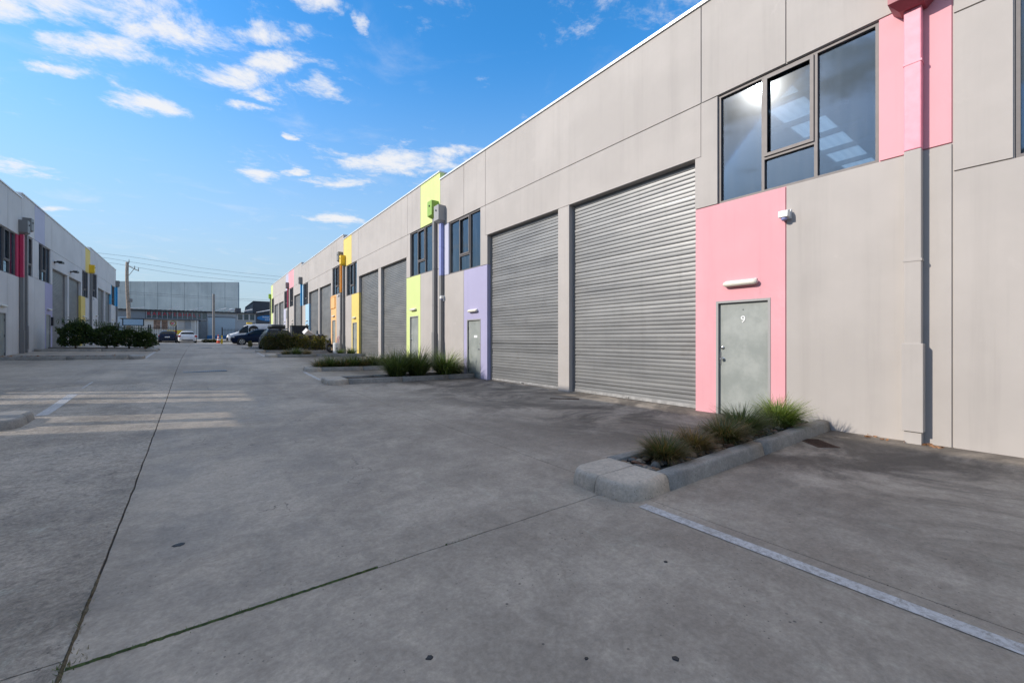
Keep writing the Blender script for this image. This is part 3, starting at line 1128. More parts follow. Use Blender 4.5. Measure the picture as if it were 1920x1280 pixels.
JX = [(-20, -.30), (2.43, -.47), (5.2, -.51), (9.15, -.58), (17.3, -.71), (23.6, -.78), (42.7, -.90), (63, -1.05)]
driveway = empty('driveway', (0, 0, 0))
tag(driveway, kind='structure')


def slab(xa, xb, y0, y1, mat, g=(.006, .006, .006, .006)):
    """xa, xb: functions of y. g: half-gaps left, right, near, far"""
    m = MB()
    y0 += g[2]
    y1 -= g[3]
    fine_ = y0 < 14
    ys = steps(y0, y1, .12 if fine_ else .8)
    n = max(2, int((xb(y0) - xa(y0)) / (.12 if fine_ else .8)))
    rows = []
    for y in ys:
        a, b = xa(y) + g[0], xb(y) - g[1]
        rows.append([(a + (b - a) * k / n, y) for k in range(n + 1)])
    if fine_:
        for j, r_ in enumerate(rows):
            for i in range(n + 1):
                if i in (0, n) or j in (0, len(rows) - 1):
                    x_, y_ = r_[i]
                    e_ = .006 * mnoise.noise(Vector((x_ * 5, y_ * 5, 3))) + .004 * mnoise.noise(Vector((x_ * 17, y_ * 17, 1)))
                    r_[i] = (x_ + (e_ if i in (0, n) else 0), y_ + (e_ if j in (0, len(rows) - 1) else 0))
    top = []
    for r_ in rows:
        top.append([m.pt((x, y, gz(x, y))) for x, y in r_])
    for j in range(len(rows) - 1):
        for i in range(n):
            m.face((top[j][i], top[j][i + 1], top[j + 1][i + 1], top[j + 1][i]))
    # edge faces
    per = [rows[0][i] for i in range(n)] + [rows[j][n] for j in range(len(rows) - 1)] + [rows[-1][i] for i in range(n, 0, -1)] + [rows[j][0] for j in range(len(rows) - 1, 0, -1)]
    tp = [top[0][i] for i in range(n)] + [top[j][n] for j in range(len(rows) - 1)] + [top[-1][i] for i in range(n, 0, -1)] + [top[j][0] for j in range(len(rows) - 1, 0, -1)]
    bt = [m.pt((x, y, gz(x, y) - .05)) for x, y in per]
    for k in range(len(per)):
        q = (k + 1) % len(per)
        m.face((tp[k], bt[k], bt[q], tp[q]))
    return m.build('slab', mat, driveway, recalc=False)


jl = lambda y: lerp_t(JX, y)
cr = lambda y: 3.08
wr = lambda y: XR + .02
wl = lambda y: XLw(y) - .02
CY = [-13, -8.5, -3.0, 2.5, 8.5, 13.0, 19.0, 25.0, 31.0, 37.5, 44.0, 50.5, 58.0]
for a, b in zip(CY, CY[1:]):
    slab(jl, cr, a, b, M['drive'], (.006, .003, .004, .004))
    slab(cr, wr, a, b, M['drive'], (.004, .0, .004, .004))
LY = [-13, -8.5, -3.0, 2.58, 9.0, 15.0, 21.0, 27.0, 33.0, 39.0, 45.0, 51.0, 58.0]
for a, b in zip(LY, LY[1:]):
    slab(lambda y: -2.75, jl, a, b, M['rough'] if a < 9.5 else M['drive'], (.004, .007, .004, .004))
    slab(wl, lambda y: -2.75, a, b, M['rough'] if a < 9.5 else M['drive'], (.0, .004, .004, .004))

xs_ = [-400, -120, -40, -20, -12] + steps(-8, 8, 1.5) + [12, 20, 40, 120, 400]
sheet('footpath', xs_, steps(58.0, 66.5, 1), -.004, M['path'])
sheet('street', xs_, steps(66.5, 75.5, 1.5), -.03, M['asphalt'])
sheet('forecourt', xs_, steps(75.5, 87, 1.2), .004, M['path'])


# painted lines
def line(name, pts, w, label, dz=.004, mat=None, parent=None):
    m = MB()
    P = []
    for (x0, y0), (x1, y1) in zip(pts, pts[1:]):
        n = max(1, int(math.hypot(x1 - x0, y1 - y0) / .3))
        for k in range(n + (1 if (x1, y1) == pts[-1] else 0)):
            P.append((x0 + (x1 - x0) * k / n, y0 + (y1 - y0) * k / n))
    d = Vector((pts[-1][0] - pts[0][0], pts[-1][1] - pts[0][1], 0)).normalized()
    nx, ny = -d.y * w / 2, d.x * w / 2
    a = [m.pt((x + nx, y + ny, gz(x, y) + dz)) for x, y in P]
    b = [m.pt((x - nx, y - ny, gz(x, y) + dz)) for x, y in P]
    for k in range(len(P) - 1):
        m.face((b[k], b[k + 1], a[k + 1], a[k]))
    o = m.build(name, mat or M['line'], parent, recalc=False)
    return o


LN = [([(2.92, 2.12), (2.92, -6.0)], .10, 'long worn white bay line running from the pebble planter'),
      ([(2.90, 13.75), (2.92, 16.35)], .10, 'short white bay line between the two strappy grass planters'),
      ([(2.66, 25.75), (2.74, 30.4)], .10, 'white bay line between the planter with low grasses and the shrub planter'),
      ([(-2.20, 10.45), (-2.30, 13.2)], .16, 'broad patchy white bay line beside the rounded kerb'),
      ([(-2.10, 25.1), (-2.2, 31.6)], .10, 'white bay line between the two planters on the shaded side'),
      ([(-5.9, 14.05), (-2.3, 13.75)], .06, 'thin white line across the shaded bays'),
      ([(-2.33, 14.2), (-2.36, 15.6)], .04, 'faint white stub line on the shaded side')]
for p, w, lb in LN:
    tag(line('bay_line', p, w, lb), lb, 'road marking')


# drain grates
def grate(x, y, w, h, rz, n, label, mat='rust'):
    root = empty('drain_grate', (x, y, gz(x, y)), rz, label, 'drain grate')
    fm_ = MB()
    for (a, b, c, d) in ((-w / 2 - .025, w / 2 + .025, -h / 2 - .025, -h / 2), (-w / 2 - .025, w / 2 + .025, h / 2, h / 2 + .025), (-w / 2 - .025, -w / 2, -h / 2, h / 2), (w / 2, w / 2 + .025, -h / 2, h / 2)):
        fm_.box(a, b, c, d, -.03, .006)
    fm_.build('frame', M[mat], root)
    pit = MB()
    pit.box(-w / 2, w / 2, -h / 2, h / 2, -.02, .001)
    pit.build('pit', M['black'], root)
    bm_ = MB()
    bm_.box(-w / n * .22, w / n * .22, -h / 2, h / 2, .0015, .007)
    me = bm_.mesh('bar', M[mat])
    for k in range(n):
        o = bpy.data.objects.new('bar', me)
        o.location = (-w / 2 + (k + .5) * w / n, 0, 0)
        link(o, root)


M['rust'] = plain('rusted iron', (0.085, 0.045, 0.03), 0.8, 0.3, var=0.3, scale=20, bump=.3)
M['galv'] = plain('galvanised iron', (0.16, 0.19, 0.22), 0.5, 0.5, var=0.2, scale=20)
grate(6.53, 2.02 - .02, .40, .22, R(-42) + R(90), 9, 'small rusty drain grate beside the pebble planter kerb')
grate(6.67, 6.95, .62, .10, R(-46), 14, 'narrow rusty drain grate in front of the big shutters')
grate(.07, 17.8, 1.15, .55, R(2), 20, 'grey steel drain grate in mid driveway, the larger one', 'galv')
grate(.08, 39.8, .95, .5, 0, 16, 'grey steel drain grate far along the driveway', 'galv')

# stuck chewing gum / oil spots
M['tar'] = plain('tar spot', (0.02, 0.021, 0.023), 0.6, var=.1)
for k, (x, y, r) in enumerate(((.79, 1.66, .014), (1.64, 1.02, .015), (-.13, 3.57, .028), (1.33, 1.25, .008), (2.3, 1.5, .012))):
    m = MB()
    rnd = random.Random(k + 3)
    n = 11
    ring = [(r * (1 + rnd.uniform(-.3, .25)) * math.cos(2 * math.pi * j / n) * 1.2, r * (1 + rnd.uniform(-.3, .25)) * math.sin(2 * math.pi * j / n)) for j in range(n)]
    m.ring_loft([[(a, b, .0005) for a, b in ring], [(a * .75, b * .75, .004) for a, b in ring]])
    o = m.build('tar_spot', M['tar'], None, loc=(x, y, gz(x, y)))
    tag(o, ('small round black tar spot near the green joint', 'large black tar spot between the green joint and the long bay line', 'oval dark tar spot beside the long driveway joint', 'tiny black tar speck between two larger spots', 'small tar spot close to the long bay line')[k], 'spot', 'tar spots on the driveway')


# ------------------------------------------------------------------ plants
def blade(mb, base, ang, L, lean, droop, w, c, seg=4, twist=0.0):
    """one tapering blade that leans out and droops"""
    d = Vector((math.cos(ang), math.sin(ang), 0))
    s = Vector((-math.sin(ang + twist), math.cos(ang + twist), 0))
    p = Vector(base)
    a = lean
    pr = None
    for k in range(seg + 1):
        t = k / seg
        ww = w * (1 - t) ** .7 * (0.75 + .5 * min(1, t * 3)) * .5 + .0006
        q = (mb.pt(p - s * ww), mb.pt(p + s * ww))
        if pr:
            mb.face((pr[0], pr[1], q[1], q[0]), 0, c)
        pr = q
        p = p + (d * math.sin(a) + Vector((0, 0, 1)) * math.cos(a)) * (L / seg)
        a += droop / seg


def tussock_mesh(seed, n, h, r, w, lean, droop, cols, wind=0.0, seg=4):
    rnd = random.Random(seed)
    m = MB()
    for k in range(n):
        a = rnd.uniform(0, 2 * math.pi)
        rr = r * math.sqrt(rnd.random())
        b = (rr * math.cos(a), rr * math.sin(a), -.01)
        ang = a + rnd.gauss(0, .5)
        L = h * rnd.uniform(.55, 1.12)
        cc = rnd.choice(cols)
        v = rnd.uniform(.7, 1.3)
        le = abs(rnd.gauss(lean * (0.35 + rr / r), lean * .35))
        if wind:
            # combed over towards +x
            ang = math.atan2(math.sin(ang), math.cos(ang) + wind)
        blade(m, b, ang, L, le, droop * rnd.uniform(.5, 1.5), w * rnd.uniform(.6, 1.2), tuple(x * v for x in cc), seg, rnd.uniform(-.6, .6))
    return m.mesh('grass_tussock', M['grass'], recalc=False)


G_GREEN = [(.095, .145, .035), (.13, .18, .045), (.07, .11, .03), (.17, .20, .06)]
G_BROWN = [(.27, .17, .08), (.19, .135, .06), (.16, .14, .05), (.34, .21, .10), (.11, .095, .04)]
G_DARK = [(.06, .095, .03), (.08, .12, .035), (.045, .07, .025), (.14, .14, .055)]
G_LIME = [(.22, .30, .05), (.16, .25, .04), (.28, .32, .08), (.12, .18, .04)]
TM = {
    'brown1': tussock_mesh(1, 1500, .345, .095, .0056, .50, 1.05, G_BROWN + G_DARK),
    'brown2': tussock_mesh(2, 1500, .345, .095, .0056, .50, 1.1, G_BROWN),
    'dark': tussock_mesh(3, 1600, .42, .11, .0052, .54, 1.15, G_DARK + G_GREEN, .4),
    'lime': tussock_mesh(4, 1700, .47, .11, .0052, .50, 1.1, G_LIME + G_LIME + G_GREEN, .3),
    'strap1': tussock_mesh(5, 950, 1.15, .22, .015, .48, 1.0, G_GREEN + G_DARK, 0, 5),
    'strap2': tussock_mesh(6, 900, 1.12, .20, .016, .55, 1.1, G_GREEN + G_LIME + G_DARK, 0, 5),
    'strap3': tussock_mesh(7, 420, .70, .16, .014, .55, 1.0, G_DARK, 0, 5),
    'low1': tussock_mesh(8, 420, .45, .14, .010, .55, .9, G_DARK + G_GREEN, 0, 4),
    'low2': tussock_mesh(9, 360, .38, .13, .009, .6, .9, G_DARK + G_BROWN, 0, 4),
    'red1': tussock_mesh(10, 300, .36, .12, .010, .6, .9, G_BROWN, 0, 4),
}


def tussock(kind, x, y, label, rz=0, sc=1.0, group=None, dz=.10):
    o = bpy.data.objects.new('grass_tussock', TM[kind])
    o.location = (x, y, gz(x, y) + dz)
    o.rotation_euler = (0, 0, rz)
    o.scale = (sc, sc, sc)
    link(o)
    return tag(o, label, 'grass', group)


# near planter
g1_ = 'grass tussocks in the pebble planter'
tussock('brown1', 3.90, 2.56, 'brown and green tussock next to the pale kerb end of the pebble planter', .3, .98, g1_)
tussock('brown2', 4.50, 2.58, 'rusty brown tussock, second from the pale kerb end in the pebble planter', 1.3, .95, g1_)
tussock('brown1', 5.15, 2.56, 'dull olive tussock in the middle of the pebble planter', 2.2, 1.1, g1_)
tussock('dark', 5.85, 2.66, 'dark green windblown tussock in front of the door numbered 9', 0.1, 1.12, g1_)
tussock('lime', 6.75, 2.55, 'bright lime green tussock at the wall end of the pebble planter', -.3, 1.10, g1_)
tussock('brown2', 4.25, 2.72, 'small brown tussock squeezed between two brown tussocks of the pebble planter', .5, .6, g1_)
g2_ = 'strappy grass clumps along the warehouse'
tussock('strap2', 6.75, 12.98, 'strappy green clump beside the lavender door', .4, 1.0, g2_)
tussock('strap1', 5.75, 12.98, 'tall strappy clump in the middle of the lavender bay planter', 1.4, 1.0, g2_)
tussock('strap1', 5.05, 13.0, 'dense dark strappy clump on the driveway side of the lavender bay planter', 2.6, .92, g2_)
tussock('strap3', 7.25, 13.1, 'short strappy clump against the wall behind the lavender bay clumps', 1.0, .9, g2_)
for k, x in enumerate((3.55, 3.95, 4.35, 4.75, 5.15, 5.55, 5.95, 6.35)):
    tussock('low1' if k % 2 else 'low2', x, 16.9 + .05 * (k % 2), 'low dark grass clump in the planter before the lime door', k * 1.1, 1.35 + .03 * k, 'row of low grass before the lime door')
tussock('strap3', 7.05, 16.9, 'spiky dark clump against the wall by the lime door', .2, 1.1, g2_)
for k, x in enumerate((3.6, 4.1, 4.6)):
    tussock(('low2', 'low1', 'red1')[k], x, 25.1, ('low grey-green tussock nearest the kerb end of the yellow bay planter', 'green tussock in the middle of the yellow bay planter', 'reddish tussock in the yellow bay planter')[k], k * 1.7, 1.2, 'low tussocks in the yellow bay planter')
tussock('low1', 7.1, 25.6, 'pale grass clump against the wall by the yellow door', .7, 1.2, g2_)
tussock('low1', 7.2, 28.4, 'pale grass clump beside the white drum', 2.7, 1.0, g2_, 0)


def shrub_mesh(seed, n, rx, ry, rz_, zc, leaf, cols, boxy=0.5):
    """leaf-sized faces packed through a clipped crown with gaps and sprigs"""
    rnd = random.Random(seed)
    m = MB()
    off = rnd.uniform(0, 50)
    k = 0
    while k < n:
        u = Vector((rnd.uniform(-1, 1), rnd.uniform(-1, 1), rnd.uniform(-1, 1)))
        e = 2.0 + boxy * 2.5
        q = (abs(u.x) ** e + abs(u.y) ** e + abs(u.z) ** e) ** (1 / e)
        nz = mnoise.noise(Vector((u.x * 1.9 + off, u.y * 1.9, u.z * 1.9)))
        lim = 0.86 + nz * .30
        if q > lim or (q < lim - .42 and rnd.random() < .75):
            continue
        if mnoise.noise(Vector((u.x * 3.6 + off, u.y * 3.6 + 7, u.z * 3.6))) < -.14:
            continue
        k += 1
        p = Vector((u.x * rx, u.y * ry, zc + u.z * rz_))
        out = Vector((u.x, u.y, u.z * .8 + .25)).normalized()
        a = Vector((rnd.gauss(0, 1), rnd.gauss(0, 1), rnd.gauss(0, 1)))
        d = (out + a * .55).normalized()
        s = d.cross(Vector((rnd.gauss(0, 1), rnd.gauss(0, 1), rnd.gauss(0, 1)))).normalized()
        L = leaf * rnd.uniform(.7, 1.4)
        w = L * .42
        v = rnd.uniform(.65, 1.3)
        c = tuple(x * v for x in rnd.choice(cols))
        nrm = d.cross(s) * (w * .25)
        b, tip, ml, mr_ = p, p + d * L, p + d * L * .5 + s * w + nrm, p + d * L * .5 - s * w + nrm
        i = [m.pt(x) for x in (b, ml, tip, mr_)]
        m.face((i[0], i[1], i[2]), 0, c)
        m.face((i[0], i[2], i[3]), 0, c)
    # sprigs that stand out of the clipped top
    for _ in range(int(n * .012)):
        a = rnd.uniform(0, 6.28)
        p = Vector((math.cos(a) * rx * rnd.uniform(.1, .9), math.sin(a) * ry * rnd.uniform(.1, .9), zc + rz_ * rnd.uniform(.7, .95)))
        for q in range(7):
            p = p + Vector((rnd.gauss(0, .012), rnd.gauss(0, .012), leaf * .5))
            d = Vector((rnd.gauss(0, 1), rnd.gauss(0, 1), .7)).normalized()
            s = d.cross(Vector((0, 0, 1))).normalized() * leaf * .35
            i = [m.pt(x) for x in (p, p + d * leaf * .5 + s, p + d * leaf, p + d * leaf * .5 - s)]
            m.face(i, 0, cols[rnd.randrange(len(cols))])
    return m.mesh('crown', M['leaf'], recalc=False)


S_DARK = [(.034, .064, .016), (.048, .085, .020), (.026, .050, .014), (.085, .125, .03)]
S_MIX = [(.05, .072, .02), (.075, .09, .026), (.04, .056, .018), (.12, .11, .035), (.14, .10, .04)]
S_YEL = [(.30, .24, .04), (.18, .19, .04), (.08, .11, .025), (.36, .26, .05)]
SM = {'dark1': shrub_mesh(11, 5200, .80, .72, .60, .72, .075, S_DARK), 'dark2': shrub_mesh(12, 5200, .74, .70, .62, .70, .075, S_DARK),
      'mix1': shrub_mesh(13, 4200, .62, .62, .58, .60, .065, S_MIX, .2), 'mix2': shrub_mesh(14, 4200, .66, .62, .55, .58, .065, S_MIX, .2),
      'yel1': shrub_mesh(15, 2000, .40, .40, .52, .55, .06, S_MIX + S_YEL, .1)}


def shrub(kind, x, y, label, rz, sc, group, dz=.10, h=1.0):
    root = empty('shrub', (x, y, gz(x, y) + dz), rz, label, 'shrub', group)
    root.scale = (sc, sc, sc * h)
    o = bpy.data.objects.new('crown', SM[kind])
    link(o, root)
    m = MB()
    rnd = random.Random(int(x * 100))
    for k in range(4):
        a = k * 1.6 + rnd.random()
        m.tube([(.02 * math.cos(a), .02 * math.sin(a), -.08), (.05 * math.cos(a), .05 * math.sin(a), .18), (.30 * math.cos(a), .30 * math.sin(a), .65)], [.026, .022, .008], 6)
    m.build('trunk', M['bark'], root)
    return root


hg = 'clipped hedge shrubs in the planter on the shaded side'
shrub('dark1', -5.70, 33.3, 'clipped round dark shrub before the yellow door panel on the shaded side', .3, .98, hg, .12, 1.12)
shrub('dark2', -4.45, 33.3, 'clipped dark shrub between the yellow panel and the blue corner strip', 1.9, .92, hg, .10, 1.08)
shrub('dark1', -3.50, 33.35, 'boxy dark shrub before the power pole', 2.9, .78, hg, .10, 1.12)
shrub('dark2', -2.78, 33.35, 'boxy dark shrub at the driveway end of the hedge', .9, .76, hg, .08, 1.08)
hr = 'shrubs in the apricot bay planter'
shrub('mix1', 3.50, 31.1, 'rounded olive shrub before the dark blue wagon', .2, .86, hr)
shrub('mix2', 4.35, 31.1, 'large rounded olive shrub in the middle of the apricot bay planter', 1.2, 1.0, hr)
shrub('yel1', 5.05, 31.2, 'narrow olive shrub beside the large rounded one', 2.0, 0.95, hr)
shrub('yel1', 5.55, 31.2, 'yellow-tipped shrub before the dark container', 3.2, 0.88, hr)
shrub('yel1', 6.25, 31.2, 'yellow-tipped shrub before the open skip bin', 4.2, 0.86, hr)
shrub('yel1', 6.85, 31.2, 'yellow-tipped shrub nearest the leaning tyre', .2, 0.84, hr)
shrub('yel1', 2.95, 37.9, 'tiny shrub in the stone island by the blue car front wheel', .8, .42, 'small street plants')
for k, (x, y, s) in enumerate(((.35, 65.4, .8), (.95, 65.6, .75), (1.5, 65.5, .7))):
    shrub('mix1', x, y, 'low round bush on the verge behind the grey steel pole', k, s, 'low bushes on the street verge', 0, .45)

# ------------------------------------------------------------------ planters
M['peb1'] = plain('pebble tan', (0.20, 0.135, 0.085), .75, var=.25, scale=14)
M['peb2'] = plain('pebble grey', (0.10, 0.10, 0.095), .75, var=.2, scale=14)
M['peb3'] = plain('pebble rust', (0.17, 0.085, 0.05), .75, var=.25, scale=14)
M['peb4'] = plain('pebble pale', (0.25, 0.205, 0.155), .75, var=.2, scale=14)


def pebble_mesh(seed, mat):
    rnd = random.Random(seed)
    m = MB()
    rings = []
    n = 7
    ph = rnd.random() * 9
    for k, (z, r) in enumerate(((-.9, .45), (-.35, .95), (.3, .98), (.85, .5))):
        rings.append([(r * math.cos(2 * math.pi * j / n) * (1 + .16 * mnoise.noise(Vector((j * .9, k, ph)))), r * math.sin(2 * math.pi * j / n) * (1 + .16 * mnoise.noise(Vector((j * .9, k + 5, ph)))), z) for j in range(n)])
    m.ring_loft(rings)
    return m.mesh('pebble', mat, smooth=True)


PEB = [pebble_mesh(k, M[('peb1', 'peb2', 'peb3', 'peb4', 'peb2', 'peb1')[k]]) for k in range(6)]
KPROF = [(0.0, -.06), (0.0, .136), (.006, .142), (.104, .142), (.120, .139), (.131, .130), (.138, .115), (.150, .055), (.162, .0), (.164, -.06)]


def kerb_run(parent, x0, x1, yin, sgn, mat, joints=(), side='x'):
    """kerb lengths along x; yin: inner edge, outer face towards sgn"""
    cuts = [x0] + [j for j in joints if x0 < j < x1] + [x1]
    for a, b in zip(cuts, cuts[1:]):
        m = MB()
        rings = []
        for x in steps(a + .003, b - .003, .35):
            wob = .006 * mnoise.noise(Vector((x * 1.3, yin, 2.2)))
            rings.append([(x, yin + sgn * (o + wob * (o > .05)), gz(x, yin) + z + .004 * mnoise.noise(Vector((x * 2.1, yin + o, 5.1)))) for o, z in KPROF])
        m.ring_loft(rings)
        o = m.build('kerb', mat, parent, smooth=False)
        for p in o.data.polygons:
            p.use_smooth = len(p.vertices) == 4


def kerb_end(parent, xe, x0, ya, yb, mat, r=.22, solid=True, flip=1):
    """rounded end block in two halves, split on the centre line. x0: tip, xe: where the long kerbs start"""
    ym = (ya + yb) / 2
    for (y_out, s) in ((ya, 1), (yb, -1)):
        m = MB()
        rings = []
        for (z, i) in ((-.06, 0.0), (0.0, .0), (.05, .008), (.098, .020), (.120, .030), (.134, .045), (.141, .064), (.142, .075)):
            ring = [(xe, ym - s * .0055), (xe, y_out + s * i)]
            rr = max(.06, r - i)
            cx, cy = x0 + flip * (i + rr), y_out + s * (i + rr)
            for q in range(9):
                a = math.pi / 2 * q / 8
                ring.append((cx - flip * rr * math.sin(a), cy - s * rr * math.cos(a)))
            ring.append((x0 + flip * i, ym - s * .0055))
            rings.append([(x + .004 * mnoise.noise(Vector((x * 9, y * 9, z * 9))), y + .004 * mnoise.noise(Vector((x * 9, y * 9 + 4, z * 9))), gz(x, y) + z) for x, y in ring])
        m.ring_loft(rings)
        o = m.build('kerb_end', mat, parent)
        for p in o.data.polygons:
            p.use_smooth = len(p.vertices) == 4


def planter(label, x0, x1, ya, yb, bed, group, end=.58, joints=(5.3,), flip=1, end_mat='kerb_end', pebbles=0, seed=1):
    """flip 1: tip at the low-x end, kerbs run to the wall at x1; flip -1: the reverse"""
    xm = (x0 + x1) / 2
    root = empty('planter', (xm, (ya + yb) / 2, gz(xm, ya)), 0, label, 'planter', group)
    inv = Matrix.Translation(-Vector(root.location))
    tip = x0 if flip == 1 else x1
    xe = tip + flip * end
    ch = []
    before = set(bpy.data.objects)
    kerb_end(root, xe, tip, ya, yb, M[end_mat], flip=flip)
    lo, hi = (xe, x1) if flip == 1 else (x0, xe)
    kerb_run(root, lo, hi, ya + .16, -1, M['kerb'], joints)
    kerb_run(root, lo, hi, yb - .16, 1, M['kerb'], [j - .6 for j in joints])
    m = MB()
    xs, ys = steps(lo, hi, .18), steps(ya + .158, yb - .158, .12)
    idx = [[m.pt((x, y, gz(x, y) + .085 + .03 * mnoise.noise(Vector((x * 3, y * 3, 1))))) for x in xs] for y in ys]
    for j in range(len(ys) - 1):
        for i in range(len(xs) - 1):
            m.face((idx[j][i], idx[j][i + 1], idx[j + 1][i + 1], idx[j + 1][i]))
    m.build('soil', M[bed], root, recalc=False)
    rnd = random.Random(seed)
    for k in range(pebbles):
        x = lo + .03 + (hi - lo - .1) * rnd.random() ** 1.5
        y = rnd.uniform(ya + .19, yb - .19)
        s = rnd.uniform(.016, .042)
        o = bpy.data.objects.new('pebble', rnd.choice(PEB))
        o.location = (x, y, gz(x, y) + .095 + s * .25 + rnd.uniform(0, .012))
        o.scale = (s * rnd.uniform(.9, 1.7), s, s * rnd.uniform(.5, .75))
        o.rotation_euler = (rnd.gauss(0, .2), rnd.gauss(0, .2), rnd.uniform(0, 6.28))
        link(o, root)
    # children were built in world coordinates
    for o in root.children:
        o.matrix_parent_inverse = inv
    return root


pg = 'planters between the bays of the sunlit row'
p1 = planter('pebble planter with pale rounded kerb end before the door numbered 9', 2.82, 7.62, 2.17, 2.95, 'soil', pg, joints=(5.35,), pebbles=260)
o = bpy.data.objects.new('pebble', pebble_mesh(21, M['peb2']))      # the big grey stone by the kerb end
o.location = (3.60, 2.46, .115)
o.scale = (.085, .05, .055)
o.rotation_euler = (.2, .35, .5)
link(o, p1)
o.matrix_parent_inverse = Matrix.Translation(-Vector(p1.location))
planter('planter with tall strappy clumps beside the lavender door', 2.80, 7.62, 12.42, 13.45, 'mulch', pg, joints=(5.0, 6.6))
planter('planter with a row of low dark grass before the lime door', 3.0, 7.62, 16.4, 17.35, 'mulch', pg, joints=(5.0,), end=.5)
planter('planter with low reddish tussocks before the yellow door', 2.62, 7.62, 24.6, 25.6, 'mulch', pg, joints=(5.0,), end=.5)
planter('planter with olive and yellow-tipped shrubs in the apricot bay', 2.7, 7.62, 30.55, 31.65, 'mulch', pg, joints=(5.0,), end=.5)
planter('small planter with stones beside the blue car', 2.4, 7.62, 37.45, 38.35, 'mulch', pg, joints=(5.0,), end=.5)
lg = 'planters between the bays of the shaded row'
planter('planter end with weathered round kerb on the shaded side, empty of plants', -7.0, -2.2, 9.25, 10.3, 'soil', lg, joints=(-4.5,), flip=-1, end=.42, end_mat='kerb')
planter('bare mulch planter with fallen leaves on the shaded side', -7.0, -2.1, 24.6, 25.6, 'mulch', lg, joints=(-4.5,), flip=-1, end=.5, end_mat='kerb')
planter('planter under the clipped hedge on the shaded side', -7.0, -2.15, 32.0, 34.6, 'mulch', lg, joints=(-4.5,), flip=-1, end=.5, end_mat='kerb')

# fallen leaves
M['deadleaf'] = plain('dead leaf', (0.26, 0.13, 0.06), .8, var=.35, scale=30)


def dead_leaf(seed):
    rnd = random.Random(seed)
    m = MB()
    n = 6
    a = [m.pt((k / n - .5, .22 * math.sin(math.pi * k / n) + .0, .10 * math.sin(3 * k / n + seed))) for k in range(n + 1)]
    b = [m.pt((k / n - .5, -.22 * math.sin(math.pi * k / n), .12 * math.cos(3 * k / n + seed))) for k in range(n + 1)]
    c = [m.pt((k / n - .5, 0, .02)) for k in range(n + 1)]
    for k in range(n):
        m.face((c[k], c[k + 1], a[k + 1], a[k]))
        m.face((b[k], b[k + 1], c[k + 1], c[k]))
    return m.mesh('dead_leaf', M['deadleaf'], recalc=False)


DL = [dead_leaf(k) for k in range(3)]
rnd = random.Random(5)
for k in range(46):
    if k < 14:
        x, y, dz, g_, lb = rnd.uniform(7.45, 7.6), rnd.uniform(.95, 1.75) if k > 4 else rnd.uniform(.95, 1.15), .012, 'leaves at the foot of the pink downpipe', 'dry brown leaf at the foot of the downpipe beside the pink panel'
    else:
        x, y, dz, g_, lb = rnd.uniform(-6.8, -3.0), rnd.uniform(24.75, 25.45), .12, 'leaves on the bare mulch planter', 'fallen brown leaf on the bare mulch planter'
    s = rnd.uniform(.05, .10) if k < 14 else rnd.uniform(.10, .2)
    o = bpy.data.objects.new('dead_leaf', DL[k % 3])
    o.location = (x, y, gz(x, y) + dz)
    o.rotation_euler = (rnd.gauss(0, .4), rnd.gauss(0, .4), rnd.uniform(0, 6.28))
    o.scale = (s, s, s)
    link(o)
    tag(o, lb, 'leaf', g_)

# moss and dry grass in the slab joints
rnd = random.Random(9)
m = MB()


def joint_tuft(x, y, n, h, cols, spread):
    for _ in range(n):
        a = rnd.uniform(0, 6.28)
        c = rnd.choice(cols)
        v = rnd.uniform(.7, 1.3)
        blade(m, (x + rnd.gauss(0, spread), y + rnd.gauss(0, spread), gz(x, y) - .02), a, h * rnd.uniform(.5, 1.3), rnd.uniform(.2, 1.4), .6, .0045, tuple(q * v for q in c), 2)


MOSS = [(.09, .14, .03), (.065, .11, .025), (.13, .165, .045)]
DRY = [(.20, .155, .085), (.15, .115, .06), (.25, .20, .12)]
x = -.46
while x < 2.75:
    p = mnoise.noise(Vector((x * 2.3, 0, 0)))
    if x < .25 or p > (.05 if x < 1.5 else .28):
        joint_tuft(x, 2.5, 16 if x < .3 else 10, .026, MOSS, .009)
    x += .012
y = 1.2
while y < 6.0:
    p = mnoise.noise(Vector((3.3, y * 1.7, 0)))
    if (y < 3.1 and p > -.35) or p > .30:
        joint_tuft(jl(y), y, 10, .032, (DRY + MOSS[:1]) if y > 2.62 else MOSS, .008)
    y += .014
def ribbon(path, wf, c):
    pr = None
    for (x, y, nx, ny, q) in path:
        w = wf(q)
        if w <= .002:
            pr = None
            continue
        z = gz(x, y) + .004
        ids = (m.pt((x - nx * w, y - ny * w, z - .006)), m.pt((x, y, z + .006)), m.pt((x + nx * w, y + ny * w, z - .006)))
        if pr:
            v = rnd.uniform(.7, 1.3)
            m.face((pr[0], ids[0], ids[1], pr[1]), 0, tuple(k * v for k in c))
            m.face((pr[1], ids[1], ids[2], pr[2]), 0, tuple(k * v for k in c))
        pr = ids


ribbon([(-.46 + .012 * k, 2.5 + .006 * mnoise.noise(Vector((k * .45, 1, 1))), 0, 1, k) for k in range(220)],
       lambda k: max(.0032 if k < 110 else 0, .0075 + .012 * mnoise.noise(Vector((k * .41, 5, 2))) - (.0 if k < 70 else .00016 * (k - 70) - .012 * max(0, mnoise.noise(Vector((k * .03, 2, 8)))))), (.075, .11, .025))
ribbon([(jl(1.6 + .012 * k), 1.6 + .012 * k, 1, 0, k) for k in range(150)],
       lambda k: max(.004 if k < 110 else 0, .008 + .010 * mnoise.noise(Vector((k * .16, 9, 2)))), (.13, .105, .06))
joint_tuft(-.45, 2.52, 120, .035, MOSS + DRY, .022)
joint_tuft(-.44, 2.60, 40, .035, DRY, .025)
tag(m.build('joint_weeds', M['grass'], recalc=False), 'moss and dry grass growing in the driveway joints', 'weeds', kind='stuff')

